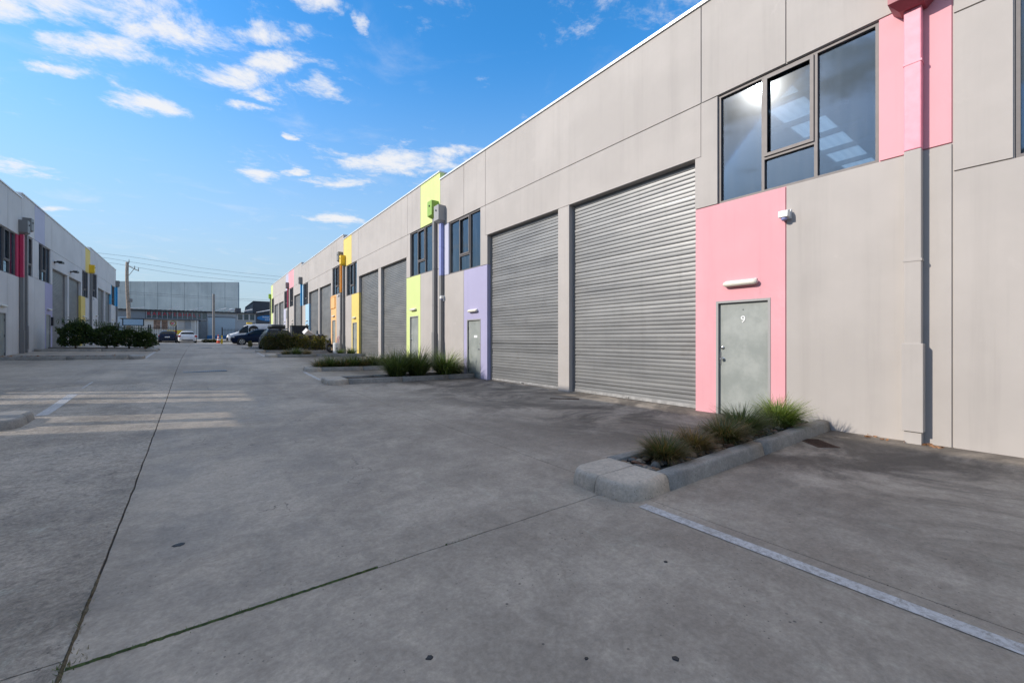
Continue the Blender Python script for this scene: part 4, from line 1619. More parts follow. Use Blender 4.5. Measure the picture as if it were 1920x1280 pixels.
# ------------------------------------------------------------------ vehicles
def car_paint(name, rgb, rough=.25):
    t = NT(name)
    c = t.scale_col(rgb, t.ramp(t.noise(1.5, 4), .3, .7, .93, 1.05))
    t.principled(c, rough, 0.0, None, .12, Coat_Weight=0.0)
    return t.m


M['p_white'] = car_paint('car white', (.74, .75, .76))
M['p_blue'] = car_paint('car dark blue', (.008, .016, .04))
M['p_navy'] = car_paint('car navy', (.012, .022, .05))
M['p_grey'] = car_paint('car grey', (.10, .11, .12))
M['redlamp'] = plain('tail lamp red', (.42, .012, .012), .2)
M['clearlamp'] = plain('head lamp', (.55, .58, .62), .12, .3)


def car(label, loc, rz, paint, W, st, wheels, wr_, glass_side, screens, cat='car', plate=True, name='parked_car'):
    """st: stations front to back (x, z_low, z_belt, z_top, half width at belt, half width at roof)"""
    root = empty(name, loc, rz, label, cat)
    ring = []
    for (x, zl, zb, zt, wb, wt_) in st:
        h = [(wb * .80, zl), (wb * .96, zl + .06), (wb, zl + .22), (wb * 1.0, zl + (zb - zl) * .62), (wb * .965, zb),
             (wt_ + (wb * .965 - wt_) * .35, zb + (zt - zb) * .62), (wt_, zt - .055), (wt_ * .82, zt - .008), (0, zt)]
        ring.append([(x, -a, z) for a, z in h] + [(x, a, z) for a, z in reversed(h[:-1])])
    m = MB()
    m.ring_loft(ring)
    body = m.build('body', paint, root, smooth=True)
    body.data.shade_smooth() if hasattr(body.data, 'shade_smooth') else None
    # side glass: quads between belt and roof
    n = len(ring[0])
    for s in (-1, 1):
        for (i0, i1, in0, in1) in glass_side:
            def P(i, k):
                q = ring[i][k if s == -1 else n - 1 - k]
                return Vector(q)
            g = MB()
            lower0, lower1 = P(i0, 4), P(i1, 4)
            mid0, mid1 = P(i0, 5), P(i1, 5)
            up0, up1 = P(i0, 6), P(i1, 6)
            L = lambda a, b, t_: a + (b - a) * t_
            offs = Vector((0, s * .012, 0))
            pts = [(L(lower0, lower1, in0), L(lower0, lower1, 1 - in1)), (L(mid0, mid1, in0), L(mid0, mid1, 1 - in1)), (L(up0, up1, in0), L(up0, up1, 1 - in1))]
            pts[0] = (pts[0][0] + Vector((0, 0, .03)), pts[0][1] + Vector((0, 0, .03)))
            ids = [[g.pt(q + offs) for q in pr] for pr in pts]
            for k in range(2):
                g.face((ids[k][0], ids[k][1], ids[k + 1][1], ids[k + 1][0]))
            g.build('side_window', M['dglass'], root, recalc=False)
    for (i0, i1, nm) in screens:
        g = MB()
        a = [Vector(ring[i0][k]) for k in range(n)]
        b = [Vector(ring[i1][k]) for k in range(n)]
        e = .02 if ring[i0][0][0] > ring[i1][0][0] else -.02
        ks = list(range(6, n - 6))
        d = Vector(((1 if nm == 'windscreen' else -1) * .012, 0, .012))
        A = [g.pt(a[k] * 1.0 + (b[k] - a[k]) * .06 + d) for k in ks]
        B = [g.pt(a[k] + (b[k] - a[k]) * .94 + d) for k in ks]
        for k in range(len(ks) - 1):
            g.face((A[k], A[k + 1], B[k + 1], B[k]))
        g.build(nm, M['dglass'], root, recalc=False)
    for wx in wheels:
        for s in (-1, 1):
            y = s * W / 2
            ar = MB()
            ar.disc((wx, y * 1.004, wr_), (0, s, 0), 0, wr_ * 1.17, 22)
            ar.build('wheel_arch', M['black'], root, recalc=False)
            w = MB()
            rr = []
            for (yy, q) in ((y - s * .20, wr_ * .94), (y - s * .18, wr_), (y + s * .005, wr_), (y + s * .022, wr_ * .95), (y + s * .024, wr_ * .66)):
                rr.append([(wx + q * math.cos(2 * math.pi * j / 24), yy, wr_ + q * math.sin(2 * math.pi * j / 24)) for j in range(24)])
            w.ring_loft(rr)
            tyre = w.build('wheel', M['rubber'], root)
            rim = MB()
            for k in range(7):
                a0 = 2 * math.pi * k / 7
                pts = [(.06, a0 - .9), (.63, a0 - .17), (.63, a0 + .17), (.06, a0 + .9)]
                rim.poly([(wx + wr_ * r_ * math.cos(a_), y + s * .030, wr_ + wr_ * r_ * math.sin(a_)) for r_, a_ in pts])
            rim.disc((wx, y + s * .031, wr_), (0, s, 0), wr_ * .58, wr_ * .67, 24)
            rim.build('rim', M['steel'], tyre, recalc=False)
    return root, ring


def add_box(root, name, mat, x0, x1, y0, y1, z0, z1, bevel=0.0):
    m = MB()
    m.box(x0, x1, y0, y1, z0, z1)
    return m.build(name, mat, root, bevel=bevel)


HATCH = [(2.12, .30, .52, .56, .62, .45), (2.0, .20, .66, .70, .78, .62), (1.45, .18, .78, .84, .86, .74), (.95, .18, .88, .95, .88, .76), (.25, .18, .93, 1.36, .89, .62),
         (-.25, .18, .94, 1.45, .89, .60), (-1.0, .18, .96, 1.44, .89, .59), (-1.6, .19, .98, 1.36, .88, .57), (-1.95, .22, 1.0, 1.06, .86, .72), (-2.12, .28, .86, .92, .80, .66), (-2.17, .36, .70, .74, .72, .6)]
gzc = gz(-.55, 66.3)
wc, rg_ = car('white sedan seen from behind on the street beyond the gates', (-1.55, 65.6, gz(-.6, 65.6) - .02), R(92), M['p_white'], 1.78, HATCH, (1.32, -1.30), .31,
              [(3, 4, .45, .0), (4, 5, 0, .04), (5, 6, .03, .05), (6, 7, .02, .1)], [(3, 4, 'windscreen'), (8, 7, 'rear_window')])
for s in (-1, 1):
    add_box(wc, 'tail_light', M['redlamp'], -2.16, -1.98, s * .78 - .16, s * .78 + .10, .72, .94, .02)
    add_box(wc, 'mirror', M['p_white'], .55, .72, s * 1.0 - .09, s * 1.0 + .09, .92, 1.06, .03)
add_box(wc, 'number_plate', M['white_print'], -2.19, -2.165, -.24, .24, .62, .74)
add_box(wc, 'rear_bumper_vent', M['black'], -2.18, -2.0, -.55, .55, .30, .42)

bc, _ = car('dark blue car parked behind the picket fence', (-3.5, 68.6, gz(-3.5, 68.6) - .02), R(90), M['p_navy'], 1.78, HATCH, (1.32, -1.30), .31,
            [(4, 5, 0, .04), (5, 6, .03, .05)], [(3, 4, 'windscreen'), (8, 7, 'rear_window')])
for s in (-1, 1):
    add_box(bc, 'tail_light', M['redlamp'], -2.12, -2.02, s * .80 - .13, s * .80 + .05, .72, .90, .02)
add_box(bc, 'number_plate', M['white_print'], -2.19, -2.165, -.24, .24, .62, .74)

SUV = [(2.32, .42, .72, .78, .70, .5), (2.22, .26, .86, .92, .84, .66), (1.6, .24, .98, 1.05, .93, .78), (1.05, .24, 1.04, 1.12, .94, .80), (.35, .24, 1.08, 1.55, .94, .68),
       (-.2, .24, 1.10, 1.66, .94, .67), (-1.1, .24, 1.12, 1.68, .94, .66), (-1.8, .25, 1.14, 1.62, .93, .65), (-2.18, .28, 1.14, 1.22, .90, .74), (-2.30, .40, .95, 1.0, .84, .7)]
sv, _ = car('dark blue hatchback parked nose out beside the white van', (4.65, 51.7, gz(4.65, 51.7)), R(180), M['p_blue'], 1.86, SUV, (1.42, -1.36), .35,
            [(3, 4, .42, 0), (4, 5, 0, .03), (5, 6, .03, .04), (6, 7, .02, .08)], [(3, 4, 'windscreen'), (8, 7, 'rear_window')])
for s in (-1, 1):
    add_box(sv, 'head_light', M['clearlamp'], 2.05, 2.24, s * .72 - .14, s * .72 + .14, .76, .88, .02)
    add_box(sv, 'mirror', M['p_blue'], .75, .92, s * 1.06 - .09, s * 1.06 + .09, 1.06, 1.2, .03)
add_box(sv, 'bumper_grille', M['black'], 2.2, 2.34, -.5, .5, .42, .62, .01)
m = MB()
m.tube([(.2, -.70, 1.66), (-.4, -.70, 1.74), (-1.6, -.68, 1.72)], .018, 6)
m.tube([(.2, .70, 1.66), (-.4, .70, 1.74), (-1.6, .68, 1.72)], .018, 6)
m.build('roof_rail', M['steel'], sv)

WAG = [(2.25, .40, .66, .72, .70, .5), (2.1, .24, .82, .88, .82, .66), (1.5, .22, .92, .98, .90, .76), (1.0, .22, .98, 1.05, .91, .78), (.35, .22, 1.0, 1.42, .91, .66),
       (-.2, .22, 1.02, 1.50, .91, .66), (-1.2, .22, 1.03, 1.50, .91, .66), (-2.0, .24, 1.04, 1.44, .90, .66), (-2.28, .28, 1.02, 1.08, .88, .74), (-2.36, .40, .86, .9, .82, .68)]
wg, _ = car('dark blue wagon with black roof box behind the olive shrubs', (4.4, 36.2, gz(4.4, 36.2)), R(90), M['p_blue'], 1.80, WAG, (1.4, -1.36), .33,
            [(3, 4, .42, 0), (4, 5, 0, .03), (5, 6, .03, .04), (6, 7, .02, .08)], [(3, 4, 'windscreen'), (8, 7, 'rear_window')])
for s in (-1, 1):
    add_box(wg, 'tail_light', M['redlamp'], -2.3, -2.2, s * .80 - .1, s * .80 + .06, .80, 1.0, .02)
    m = MB()
    m.tube([(.1, s * .66, 1.49), (-.3, s * .66, 1.56), (-1.8, s * .66, 1.55), (-2.0, s * .66, 1.46)], .02, 6)
    m.build('roof_rail', M['steel'], wg)
m = MB()
m.ring_loft([[(x, y * w, 1.60 + (z if z < .1 else z * h)) for (y, z) in ((-.5, 0), (-.56, .08), (-.5, .22), (-.25, .28), (.25, .28), (.5, .22), (.56, .08), (.5, 0))] for (x, w, h) in ((.2, .55, .5), (.0, .85, .85), (-.5, 1, 1), (-1.3, 1, 1), (-1.7, .9, .9), (-1.8, .7, .6))])
m.build('roof_box', M['black'], wg, smooth=False)
for x in (-.3, -1.4):
    add_box(wg, 'roof_bar', M['black'], x - .03, x + .03, -.66, .66, 1.55, 1.598)

VAN = [(2.62, .42, .80, .86, .72, .5), (2.52, .26, 1.0, 1.06, .88, .70), (1.95, .24, 1.14, 1.24, .96, .80), (1.65, .24, 1.18, 1.34, .97, .82), (.95, .24, 1.22, 2.06, .98, .80),
       (.55, .24, 1.22, 2.26, .98, .82), (.0, .24, 1.22, 2.33, .98, .84), (-1.4, .24, 1.22, 2.36, .98, .84), (-2.55, .26, 1.22, 2.34, .97, .84), (-2.68, .34, 1.22, 2.26, .95, .80)]
vn, vr_ = car('white delivery van with a dark round logo by the far warehouse', (4.9, 59.3, gz(4.9, 59.3)), R(180), M['p_white'], 1.96, VAN, (1.72, -1.55), .34,
              [(3, 4, .30, .0), (4, 5, .0, .0)], [(3, 4, 'windscreen')], cat='van', name='delivery_van')
for s in (-1, 1):
    add_box(vn, 'head_light', M['clearlamp'], 2.30, 2.52, s * .74 - .16, s * .74 + .14, .88, 1.06, .03)
    add_box(vn, 'mirror', M['black'], 1.35, 1.48, s * 1.1 - .1, s * 1.1 + .1, 1.22, 1.5, .03)
add_box(vn, 'front_bumper', M['black'], 2.3, 2.66, -.86, .86, .30, .72, .05)
lgm = MB()
lgm.disc((.0, .965, 1.62), (0, 1, 0), 0, .52, 28)
lg_ = lgm.build('logo', M['black'], vn, recalc=False)
tm = text_mesh('JOLI', .34, .004, M['white_print'], 'lettering')
o = bpy.data.objects.new('lettering', tm)
o.location = (.0, .975, 1.62)
o.rotation_euler = (R(90), 0, R(180))
link(o, lg_)
m = MB()
m.box(.10, .95 - .3, -.45, .45, 2.345, 2.52)
bx = m.build('roof_beacon', M['head_yellow'], vn, bevel=.04)
add_box(vn, 'beacon_foot', M['black'], -.22, .09, -.2, .2, 2.33, 2.46)


# ------------------------------------------------------------------ things in front of the far units
M['skip'] = plain('skip bin paint', (.075, .065, .045), .7, .1, var=.3, scale=6, bump=.3)
M['contain'] = plain('container paint', (.028, .032, .040), .55, .1, var=.2, scale=4)
M['drum'] = plain('white drum', (.62, .62, .60), .55, var=.15, scale=9)
M['card'] = plain('cardboard white', (.66, .64, .62), .8)

ct = empty('storage_container', (6.45, 38.3, gz(6.45, 38.3)), 0, 'tall dark grey steel container beside the sky blue panel', 'container')
m = MB()
m.box(-.62, .62, -.5, .5, .06, 1.86)
m.build('body', M['contain'], ct, bevel=.015)
for k in range(7):
    q = MB()
    q.box(-.56 + k * .17, -.50 + k * .17, -.525, -.5005, .15, 1.78)
    q.build('rib', M['contain'], ct)
add_box(ct, 'lid', M['black'], -.65, .65, -.53, .53, 1.861, 1.93, .01)
for x in (-.5, .5):
    add_box(ct, 'skid', M['black'], x - .06, x + .06, -.45, .45, -.02, .059)

sk = empty('skip_bin', (6.75, 33.7, gz(6.75, 33.7)), 0, 'open olive skip bin heaped with rubbish before the grey shutters', 'skip bin')
m = MB()
m.ring_loft([[(-.45, -.4, .05), (.45, -.4, .05), (.45, .4, .05), (-.45, .4, .05)], [(-.62, -.55, 1.08), (.62, -.55, 1.08), (.62, .55, 1.08), (-.62, .55, 1.08)]])
m.build('tub', M['skip'], sk)
m = MB()
for (a, b, c, d) in ((-.68, .68, -.61, -.55), (-.68, .68, .55, .61), (-.68, -.62, -.55, .55), (.62, .68, -.55, .55)):
    m.box(a, b, c, d, 1.04, 1.13)
m.build('rim', M['black'], sk)
for x in (-.3, .3):
    add_box(sk, 'rib', M['skip'], x - .03, x + .03, -.56, -.46, .1, 1.04)
cb = MB()
cb.box(-.30, .30, -.22, .22, -.2, .2)
o = cb.build('cardboard_box', M['card'], None, loc=(6.25, 33.6, gz(6.25, 33.6) + 1.30), bevel=.01)
o.rotation_euler = (.5, .55, .4)
tag(o, 'white box tipped on top of the open skip bin', 'box')
rnd = random.Random(4)
for k in range(4):
    b = MB()
    b.box(-.2, .2, -.14, .14, -.08, .08)
    o = b.build('rubbish_sack', M[('black', 'card', 'contain', 'black')[k]], None, loc=(6.62 + .2 * k, 33.62 + .1 * (k % 2), gz(6.7, 33.7) + 1.12), bevel=.06)
    o.rotation_euler = (rnd.gauss(0, .4), rnd.gauss(0, .4), rnd.uniform(0, 3))
    tag(o, ('black sack beside the tipped white box in the skip bin', 'pale flattened sack in the skip bin', 'dark grey sack in the skip bin', 'black sack at the wall end of the skip bin')[k], 'rubbish', 'rubbish heaped in the skip bin')

dm = empty('drum', (7.15, 29.2, gz(7.15, 29.2)), 0, 'white plastic drum standing by the apricot downpipe', 'drum')
m = MB()
rr = []
for (z, r) in ((0, .20), (.02, .215), (.18, .215), (.20, .225), (.22, .215), (.42, .215), (.44, .225), (.46, .215), (.64, .215), (.67, .20)):
    rr.append([(r * math.cos(2 * math.pi * j / 20), r * math.sin(2 * math.pi * j / 20), z) for j in range(20)])
m.ring_loft(rr)
m.build('body', M['drum'], dm)
m = MB()
m.tube([(0, 0, .671), (0, 0, .70)], .19, 20)
m.build('lid', M['white'], dm)
add_box(dm, 'sticker', M['mgrey'], -.09, .03, -.232, -.212, .26, .40)

tyo = empty('tyre', (6.95, 30.05, gz(6.95, 30.05)), R(25), 'worn black car tyre leaning by the shrub planter', 'tyre')
m = MB()
nn, ns = 26, 10
ring = []
for j in range(nn):
    a = 2 * math.pi * j / nn
    ring.append([((.25 + .085 * math.cos(2 * math.pi * k / ns)) * math.cos(a), .08 * math.sin(2 * math.pi * k / ns) + .12 * math.sin(a), .33 + (.25 + .085 * math.cos(2 * math.pi * k / ns)) * math.sin(a)) for k in range(ns)])
ring.append(ring[0])
m.ring_loft(ring, True, False)
m.build('rubber_ring', M['rubber'], tyo, smooth=True)

ht = empty('hand_trolley', (7.35, 30.0, gz(7.35, 30.0)), R(-90), 'dark red hand trolley standing against the apricot bay wall', 'trolley')
m = MB()
for s in (-.2, .2):
    m.tube([(s, 0, .05), (s, .10, 1.0), (s * .8, .16, 1.12)], .018, 8)
m.tube([(-.16, .16, 1.12), (.16, .16, 1.12)], .018, 8)
for z in (.3, .6, .9):
    m.tube([(-.2, z * .1, z), (.2, z * .1, z)], .012, 6)
m.build('frame', M['pipe_red'], ht)
add_box(ht, 'toe_plate', M['dgrey'], -.22, .22, -.25, 0, .012, .03)
for s in (-.25, .25):
    w = MB()
    w.tube([(s - .03, .06, .12), (s + .03, .06, .12)], .12, 16)
    w.build('wheel', M['rubber'], ht)

bo = empty('bollard', (1.72, 57.0, gz(1.72, 57.0)), 0, 'short yellow bollard beside the van nose', 'bollard')
m = MB()
m.tube([(0, 0, -.05), (0, 0, .86), (0, 0, .92)], [.09, .09, .05], 14)
m.build('post', M['head_yellow'], bo)
m = MB()
m.tube([(0, 0, .6), (0, 0, .7)], .094, 14)
m.build('reflective_band', M['white_print'], bo)
M['hivis'] = plain('safety orange', (.70, .09, .03), .5)
co = empty('traffic_cone', (1.5, 61.0, gz(1.5, 61.0)), 0, 'tall orange and white traffic cone by the gateway', 'traffic cone')
add_box(co, 'base', M['hivis'], -.22, .22, -.22, .22, 0, .05, .01)
m = MB()
m.tube([(0, 0, .05), (0, 0, 1.05)], [.17, .035], 16)
m.build('body', M['hivis'], co)
for (z0, z1) in ((.35, .52), (.66, .80)):
    m = MB()
    m.tube([(0, 0, z0), (0, 0, z1)], [.172 - .135 * (z0 - .05) + .004, .172 - .135 * (z1 - .05) + .004], 16)
    m.build('reflective_band', M['white_print'], co)

# ------------------------------------------------------------------ gates, poles and wires at the street
def picket_fence(name, label, x0, x1, y, h, group, n):
    zb = min(gz(x0, y), gz(x1, y))
    root = empty(name, ((x0 + x1) / 2, y, zb), 0, label, 'fence', group)
    ox = (x0 + x1) / 2
    for z in (.18, h - .25):
        m = MB()
        m.box(x0 - ox, x1 - ox, -.02, .02, z, z + .045)
        m.build('rail', M['black'], root)
    pm = MB()
    pm.box(-.013, .013, -.013, .013, .05, h - .06)
    pm.ring_loft([[(-.02, -.02, h - .06), (.02, -.02, h - .06), (.02, .02, h - .06), (-.02, .02, h - .06)], [(-.002, -.002, h + .05), (.002, -.002, h + .05), (.002, .002, h + .05), (-.002, .002, h + .05)]])
    me = pm.mesh('picket', M['black'])
    for k in range(n):
        o = bpy.data.objects.new('picket', me)
        o.location = (x0 - ox + (k + .5) * (x1 - x0) / n, 0, 0)
        link(o, root)
    for x in (x0, x1):
        m = MB()
        m.box(x - ox - .05, x - ox + .05, -.05, .05, -.1, h + .16)
        m.build('post', M['black'], root)
    return root


picket_fence('picket_gate', 'black steel picket gate beside the clipped hedge', -4.75, -2.48, 62.2, 1.95, 'street gates', 15)
picket_fence('picket_fence', 'black steel picket fence behind the blue framed sign', -7.4, -4.9, 62.2, 1.95, 'street gates', 16)
picket_fence('picket_gate', 'black steel picket gate behind the white van', 1.92, 4.6, 62.4, 1.80, 'street gates', 18)

ss = empty('site_sign', (-6.15, 61.9, gz(-6.15, 61.9)), 0, 'pale blue board in a dark frame on posts above the hedge', 'sign')
M['skyboard'] = plain('sign pale blue', (.36, .52, .66), .5)
add_box(ss, 'board', M['skyboard'], -.82, .82, -.02, .02, 2.02, 2.68)
for (a, b, c, d) in ((-.90, -.82, 1.94, 2.76), (.82, .90, 1.94, 2.76), (-.82, .82, 1.94, 2.02), (-.82, .82, 2.68, 2.76)):
    add_box(ss, 'frame', M['black'], a, b, -.04, .04, c, d)
for x in (-.7, .7):
    add_box(ss, 'post', M['black'], x - .04, x + .04, -.03, .03, -.1, 1.94)

M['timber'] = plain('weathered timber', (.30, .24, .19), .9, var=.25, scale=5, bump=.6)
M['wire'] = plain('wire', (.10, .10, .11), .6)
M['galvpole'] = plain('galvanised pole', (.22, .20, .19), .6, .2)
pp = empty('power_pole', (-7.15, 67.0, gz(-7.15, 67)), 0, 'weathered timber power pole with a crooked cross arm', 'power pole')
m = MB()
pts, rs = [], []
for k in range(12):
    t = k / 11
    pts.append((.10 * math.sin(t * 5.5) * (1 - t * .3), .03 * math.sin(t * 7), -.3 + t * 9.9))
    rs.append(.20 - .05 * t)
m.tube(pts, rs, 12)
m.build('pole', M['timber'], pp, smooth=True)
m = MB()
m.tube([(.05, -.1, 9.15), (.62, -.1, 8.80), (1.0, -.1, 8.62)], .05, 6)
m.tube([(.10, -.1, 8.0), (.55, -.1, 8.8)], .03, 6)
m.build('cross_arm', M['timber'], pp)
m = MB()
for (x, z) in ((.12, 9.6), (.62, 8.88), (.95, 8.70)):
    m.tube([(x, -.1, z - .08), (x, -.1, z + .16), (x, -.1, z + .34)], [.05, .035, .02], 8)
m.build('insulator', M['dgrey'], pp)
add_box(pp, 'fuse_box', M['dgrey'], .10, .42, -.2, .1, 4.85, 5.25, .02)

sp = empty('steel_pole', (1.15, 66.9, gz(1.15, 66.9)), 0, 'bare grey steel pole standing by the roadside', 'pole')
m = MB()
m.tube([(0, 0, -.2), (0, 0, 6.25)], [.15, .13], 12)
m.build('pole', M['galvpole'], sp)
m = MB()
m.tube([(0, 0, 6.251), (0, 0, 6.33)], [.14, .11], 12)
m.build('cap', M['galvpole'], sp)

WIRES = [[(-14, 11.3), (-9.4, 11.24), (-7.0, 11.15), (-3.5, 10.85), (-.7, 10.53), (3.5, 10.3), (8.9, 10.17), (16, 10.3), (26, 10.9), (40, 12.2)],
         [(-14, 10.9), (-8.8, 10.75), (-6.6, 10.5), (-3.5, 10.2), (-.7, 9.97), (3.5, 9.8), (8.3, 9.71), (16, 9.8), (26, 10.4), (40, 11.7)],
         [(-14, 10.4), (-8.3, 10.2), (-6.4, 9.95), (-3.5, 9.6), (-.7, 9.36), (3.5, 9.2), (7.7, 9.1), (16, 9.2), (26, 9.8), (40, 11.0)],
         [(-14, 7.2), (-9, 7.05), (-7.0, 6.95), (-4.0, 6.9), (.95, 6.8), (8, 6.75), (20, 6.8), (40, 7.2)],
         [(-14, 6.9), (-9, 6.8), (-7.0, 6.72), (-4.0, 6.66), (.95, 6.58), (8, 6.55), (20, 6.6), (40, 7.0)]]
WL = ['topmost power line strung above the street', 'second power line from the top of the timber pole', 'third power line from the top of the timber pole',
      'upper of two low cables crossing before the big grey shed', 'lower of two low cables crossing before the big grey shed']
for k, w in enumerate(WIRES):
    m = MB()
    m.tube([(x, 66.9, z) for x, z in w], .014 if k < 3 else .013, 5)
    tag(m.build('power_line', M['wire']), WL[k], 'power line', 'power lines along the street')


# ------------------------------------------------------------------ across the street
M['far_wall'] = plain('rendered wall grey', (.24, .25, .26), .8, var=.08, scale=1.2)
M['far_trim'] = plain('rendered wall pale', (.36, .36, .36), .8, var=.06, scale=1.2)
M['cream'] = plain('rendered wall cream', (.50, .48, .45), .8, var=.06, scale=1.2)
M['dk_wall'] = plain('dark cladding', (.060, .065, .075), .7, var=.08, scale=1)
M['far_glass'] = plain('shop glass', (.045, .075, .085), .12, spec=.8)
M['red_print'] = plain('red lettering', (.55, .02, .05), .5, var=.03)
M['roofwhite'] = plain('white roof sheet', (.66, .64, .62), .5, var=.08)
M['roofrust'] = plain('corrugated roof', (.36, .32, .31), .6, .1, var=.25, scale=1.5)
M['rolblue'] = plain('pale blue roller door', (.40, .47, .52), .5, var=.05)
M['blind'] = plain('window blind', (.40, .38, .36), .7, var=.05)
M['brownpane'] = plain('mottled brown window pane', (.20, .12, .085), .6, var=.5, scale=3)  # mottled brown colour for two office panes
M['signblue'] = plain('sign blue', (.015, .15, .36), .4, var=.05)
M['yellow_print'] = plain('banner yellow', (.72, .48, .03), .6, var=.05)
t = NT('weathered tilt panel')
c = t.mix(t.ramp(t.noise(.16, 5, .6), .35, .65), (.20, .26, .295), (.27, .335, .37))
c = t.scale_col(c, t.ramp(t.noise(1.0, 6, .7, t.mapped((.75, .75, .05))), .42, .80, 1.04, .84))
t.principled(c, .8)
M['bigshed'] = t.m

lb = empty('showroom_building', (-2.0, 90.0, 1.36), 0, 'low showroom building across the street with red letters in its windows', 'building')
OX, OZ = -2.0, 1.36


def fb(root, name, mat, x0, x1, y0, y1, z0, z1, bevel=0.0):
    """box given in world metres on the far building"""
    l = root.location
    return add_box(root, name, mat, x0 - l.x, x1 - l.x, y0 - l.y, y1 - l.y, z0 - l.z, z1 - l.z, bevel)


fb(lb, 'wall', M['far_wall'], -24, -7.5, 90, 108, 1.2, 6.0)
fb(lb, 'wall', M['far_wall'], -7.5, .6, 90.12, 108, 1.2, 6.0)
fb(lb, 'wall', M['far_trim'], .6, 7.9, 90.02, 108, 1.2, 6.0)
fb(lb, 'wall', M['dk_wall'], 7.9, 20, 89.9, 108, 1.2, 6.0)
# window band with red letters, one per pane
letters = 'KARATEBHALI'
n = 12
x0, x1 = -7.4, .5
w = (x1 - x0) / n
for k in range(n):
    fr = fb(lb, 'window', M['far_trim'], x0 + k * w, x0 + k * w + .10, 89.96, 90.115, 4.75, 5.95)
    l = lb.location
    q = MB()
    q.box(x0 + k * w + .10 - l.x, x0 + (k + 1) * w - l.x, 90.06 - l.y, 90.11 - l.y, 4.85 - l.z, 5.9 - l.z)
    q.build('pane', M['far_glass'], fr)
    if k < len(letters):
        me = text_mesh(letters[k], .80 if k < 10 else .5, .01, M['red_print'], 'letter')
        o = bpy.data.objects.new('letter', me)
        o.location = (x0 + (k + .55) * w - l.x, 90.045 - l.y, 5.50 - .010 * k - l.z)
        o.rotation_euler = (R(90), 0, 0)
        o.scale = (.95, 1, 1)
        link(o, fr)
fb(lb, 'sill', M['far_trim'], x0, x1, 89.9, 90.118, 4.62, 4.74)
fb(lb, 'fascia', M['dk_wall'], -24, 20, 89.7, 90.119, 5.96, 6.12)
# roller door
rd = fb(lb, 'roller_door', M['rolblue'], .75, 4.70, 89.98, 90.018, 1.3, 5.15)
l = lb.location
q = MB()
for k in range(38):
    q.box(.76 - l.x, 4.69 - l.x, 89.955 - l.y, 89.979 - l.y, 1.35 + k * .1 - l.z, 1.40 + k * .1 - l.z)
tag(q.build('rib', M['rolblue'], rd), kind='stuff')
fb(lb, 'door_head', M['dk_wall'], .70, 4.75, 89.9, 90.018, 5.16, 5.26)
fb(lb, 'plinth', M['signblue'], .62, 4.9, 89.88, 89.95, 1.38, 1.95)
for k in range(3):
    a = 5.05 + k * .92
    wn = fb(lb, 'window', M['roofwhite'], a, a + .86, 89.95, 90.018, 4.72, 5.92)
    q = MB()
    q.box(a + .07 - l.x, a + .79 - l.x, 89.93 - l.y, 89.949 - l.y, 4.80 - l.z, 5.85 - l.z)
    q.build('pane', M['far_glass'], wn)
# blue oval sign with white lettering
q = MB()
ring = [[(10.3 + 2.25 * math.cos(2 * math.pi * j / 36) - l.x, yy - l.y, 5.22 + .58 * math.sin(2 * math.pi * j / 36) - l.z) for j in range(36)] for yy in (89.82, 89.89)]
q.ring_loft(ring)
sg = q.build('oval_sign', M['signblue'], lb)
for (s_, x, z, h) in (('Sutton & Co', 10.0, 5.42, .42), ('and Market', 10.2, 5.0, .38)):
    o = bpy.data.objects.new('lettering', text_mesh(s_, h, .01, M['white_print'], 'lettering'))
    o.location = (x - l.x, 89.81 - l.y, z - l.z)
    o.rotation_euler = (R(90), 0, 0)
    link(o, sg)
# side door far left
fb(lb, 'roller_door', M['rolblue'], -12.0, -9.6, 89.95, 89.999, 1.3, 4.9)
# corrugated roof, tilted sheets, cooler
q = MB()
nn = 150
ia, ib = [], []
for k in range(nn + 1):
    x = -24.3 + 44.6 * k / nn
    z = .06 * (k % 2)
    ia.append(q.pt((x - l.x, 89.6 - l.y, 6.13 + z - l.z)))
    ib.append(q.pt((x - l.x, 108 - l.y, 6.75 + z - l.z)))
for k in range(nn):
    q.face((ia[k], ia[k + 1], ib[k + 1], ib[k]))
q.build('roof', M['roofrust'], lb, recalc=False)
for (a, b, z0, z1) in ((-4.6, -3.2, 6.25, 6.75), (-1.7, .05, 6.25, 6.80), (1.6, 3.4, 6.25, 6.78), (5.7, 7.4, 6.3, 6.72), (8.2, 11.2, 6.25, 6.95), (-9.5, -7.8, 6.25, 6.42)):
    q = MB()
    q.ring_loft([[(a - l.x, 90.2 - l.y, z0 - l.z), (b - l.x, 90.2 - l.y, z1 - l.z), (b - l.x, 90.2 - l.y, z1 + .1 - l.z), (a - l.x, 90.2 - l.y, z0 + .1 - l.z)],
                 [(a - l.x, 92.5 - l.y, z0 + .1 - l.z), (b - l.x, 92.5 - l.y, z1 + .15 - l.z), (b - l.x, 92.5 - l.y, z1 + .25 - l.z), (a - l.x, 92.5 - l.y, z0 + .2 - l.z)]])
    q.build('roof_sheet', M['roofwhite'], lb)
fb(lb, 'cooler', M['dk_wall'], 4.75, 5.65, 91, 92, 6.2, 7.0, .03)
q = MB()
q.tube([(3.7 - l.x, 91.5 - l.y, 6.2 - l.z), (3.9 - l.x, 91.5 - l.y, 6.6 - l.z), (4.3 - l.x, 91.5 - l.y, 6.75 - l.z), (4.76 - l.x, 91.5 - l.y, 6.6 - l.z)], .16, 8)
q.build('duct', M['roofwhite'], lb)

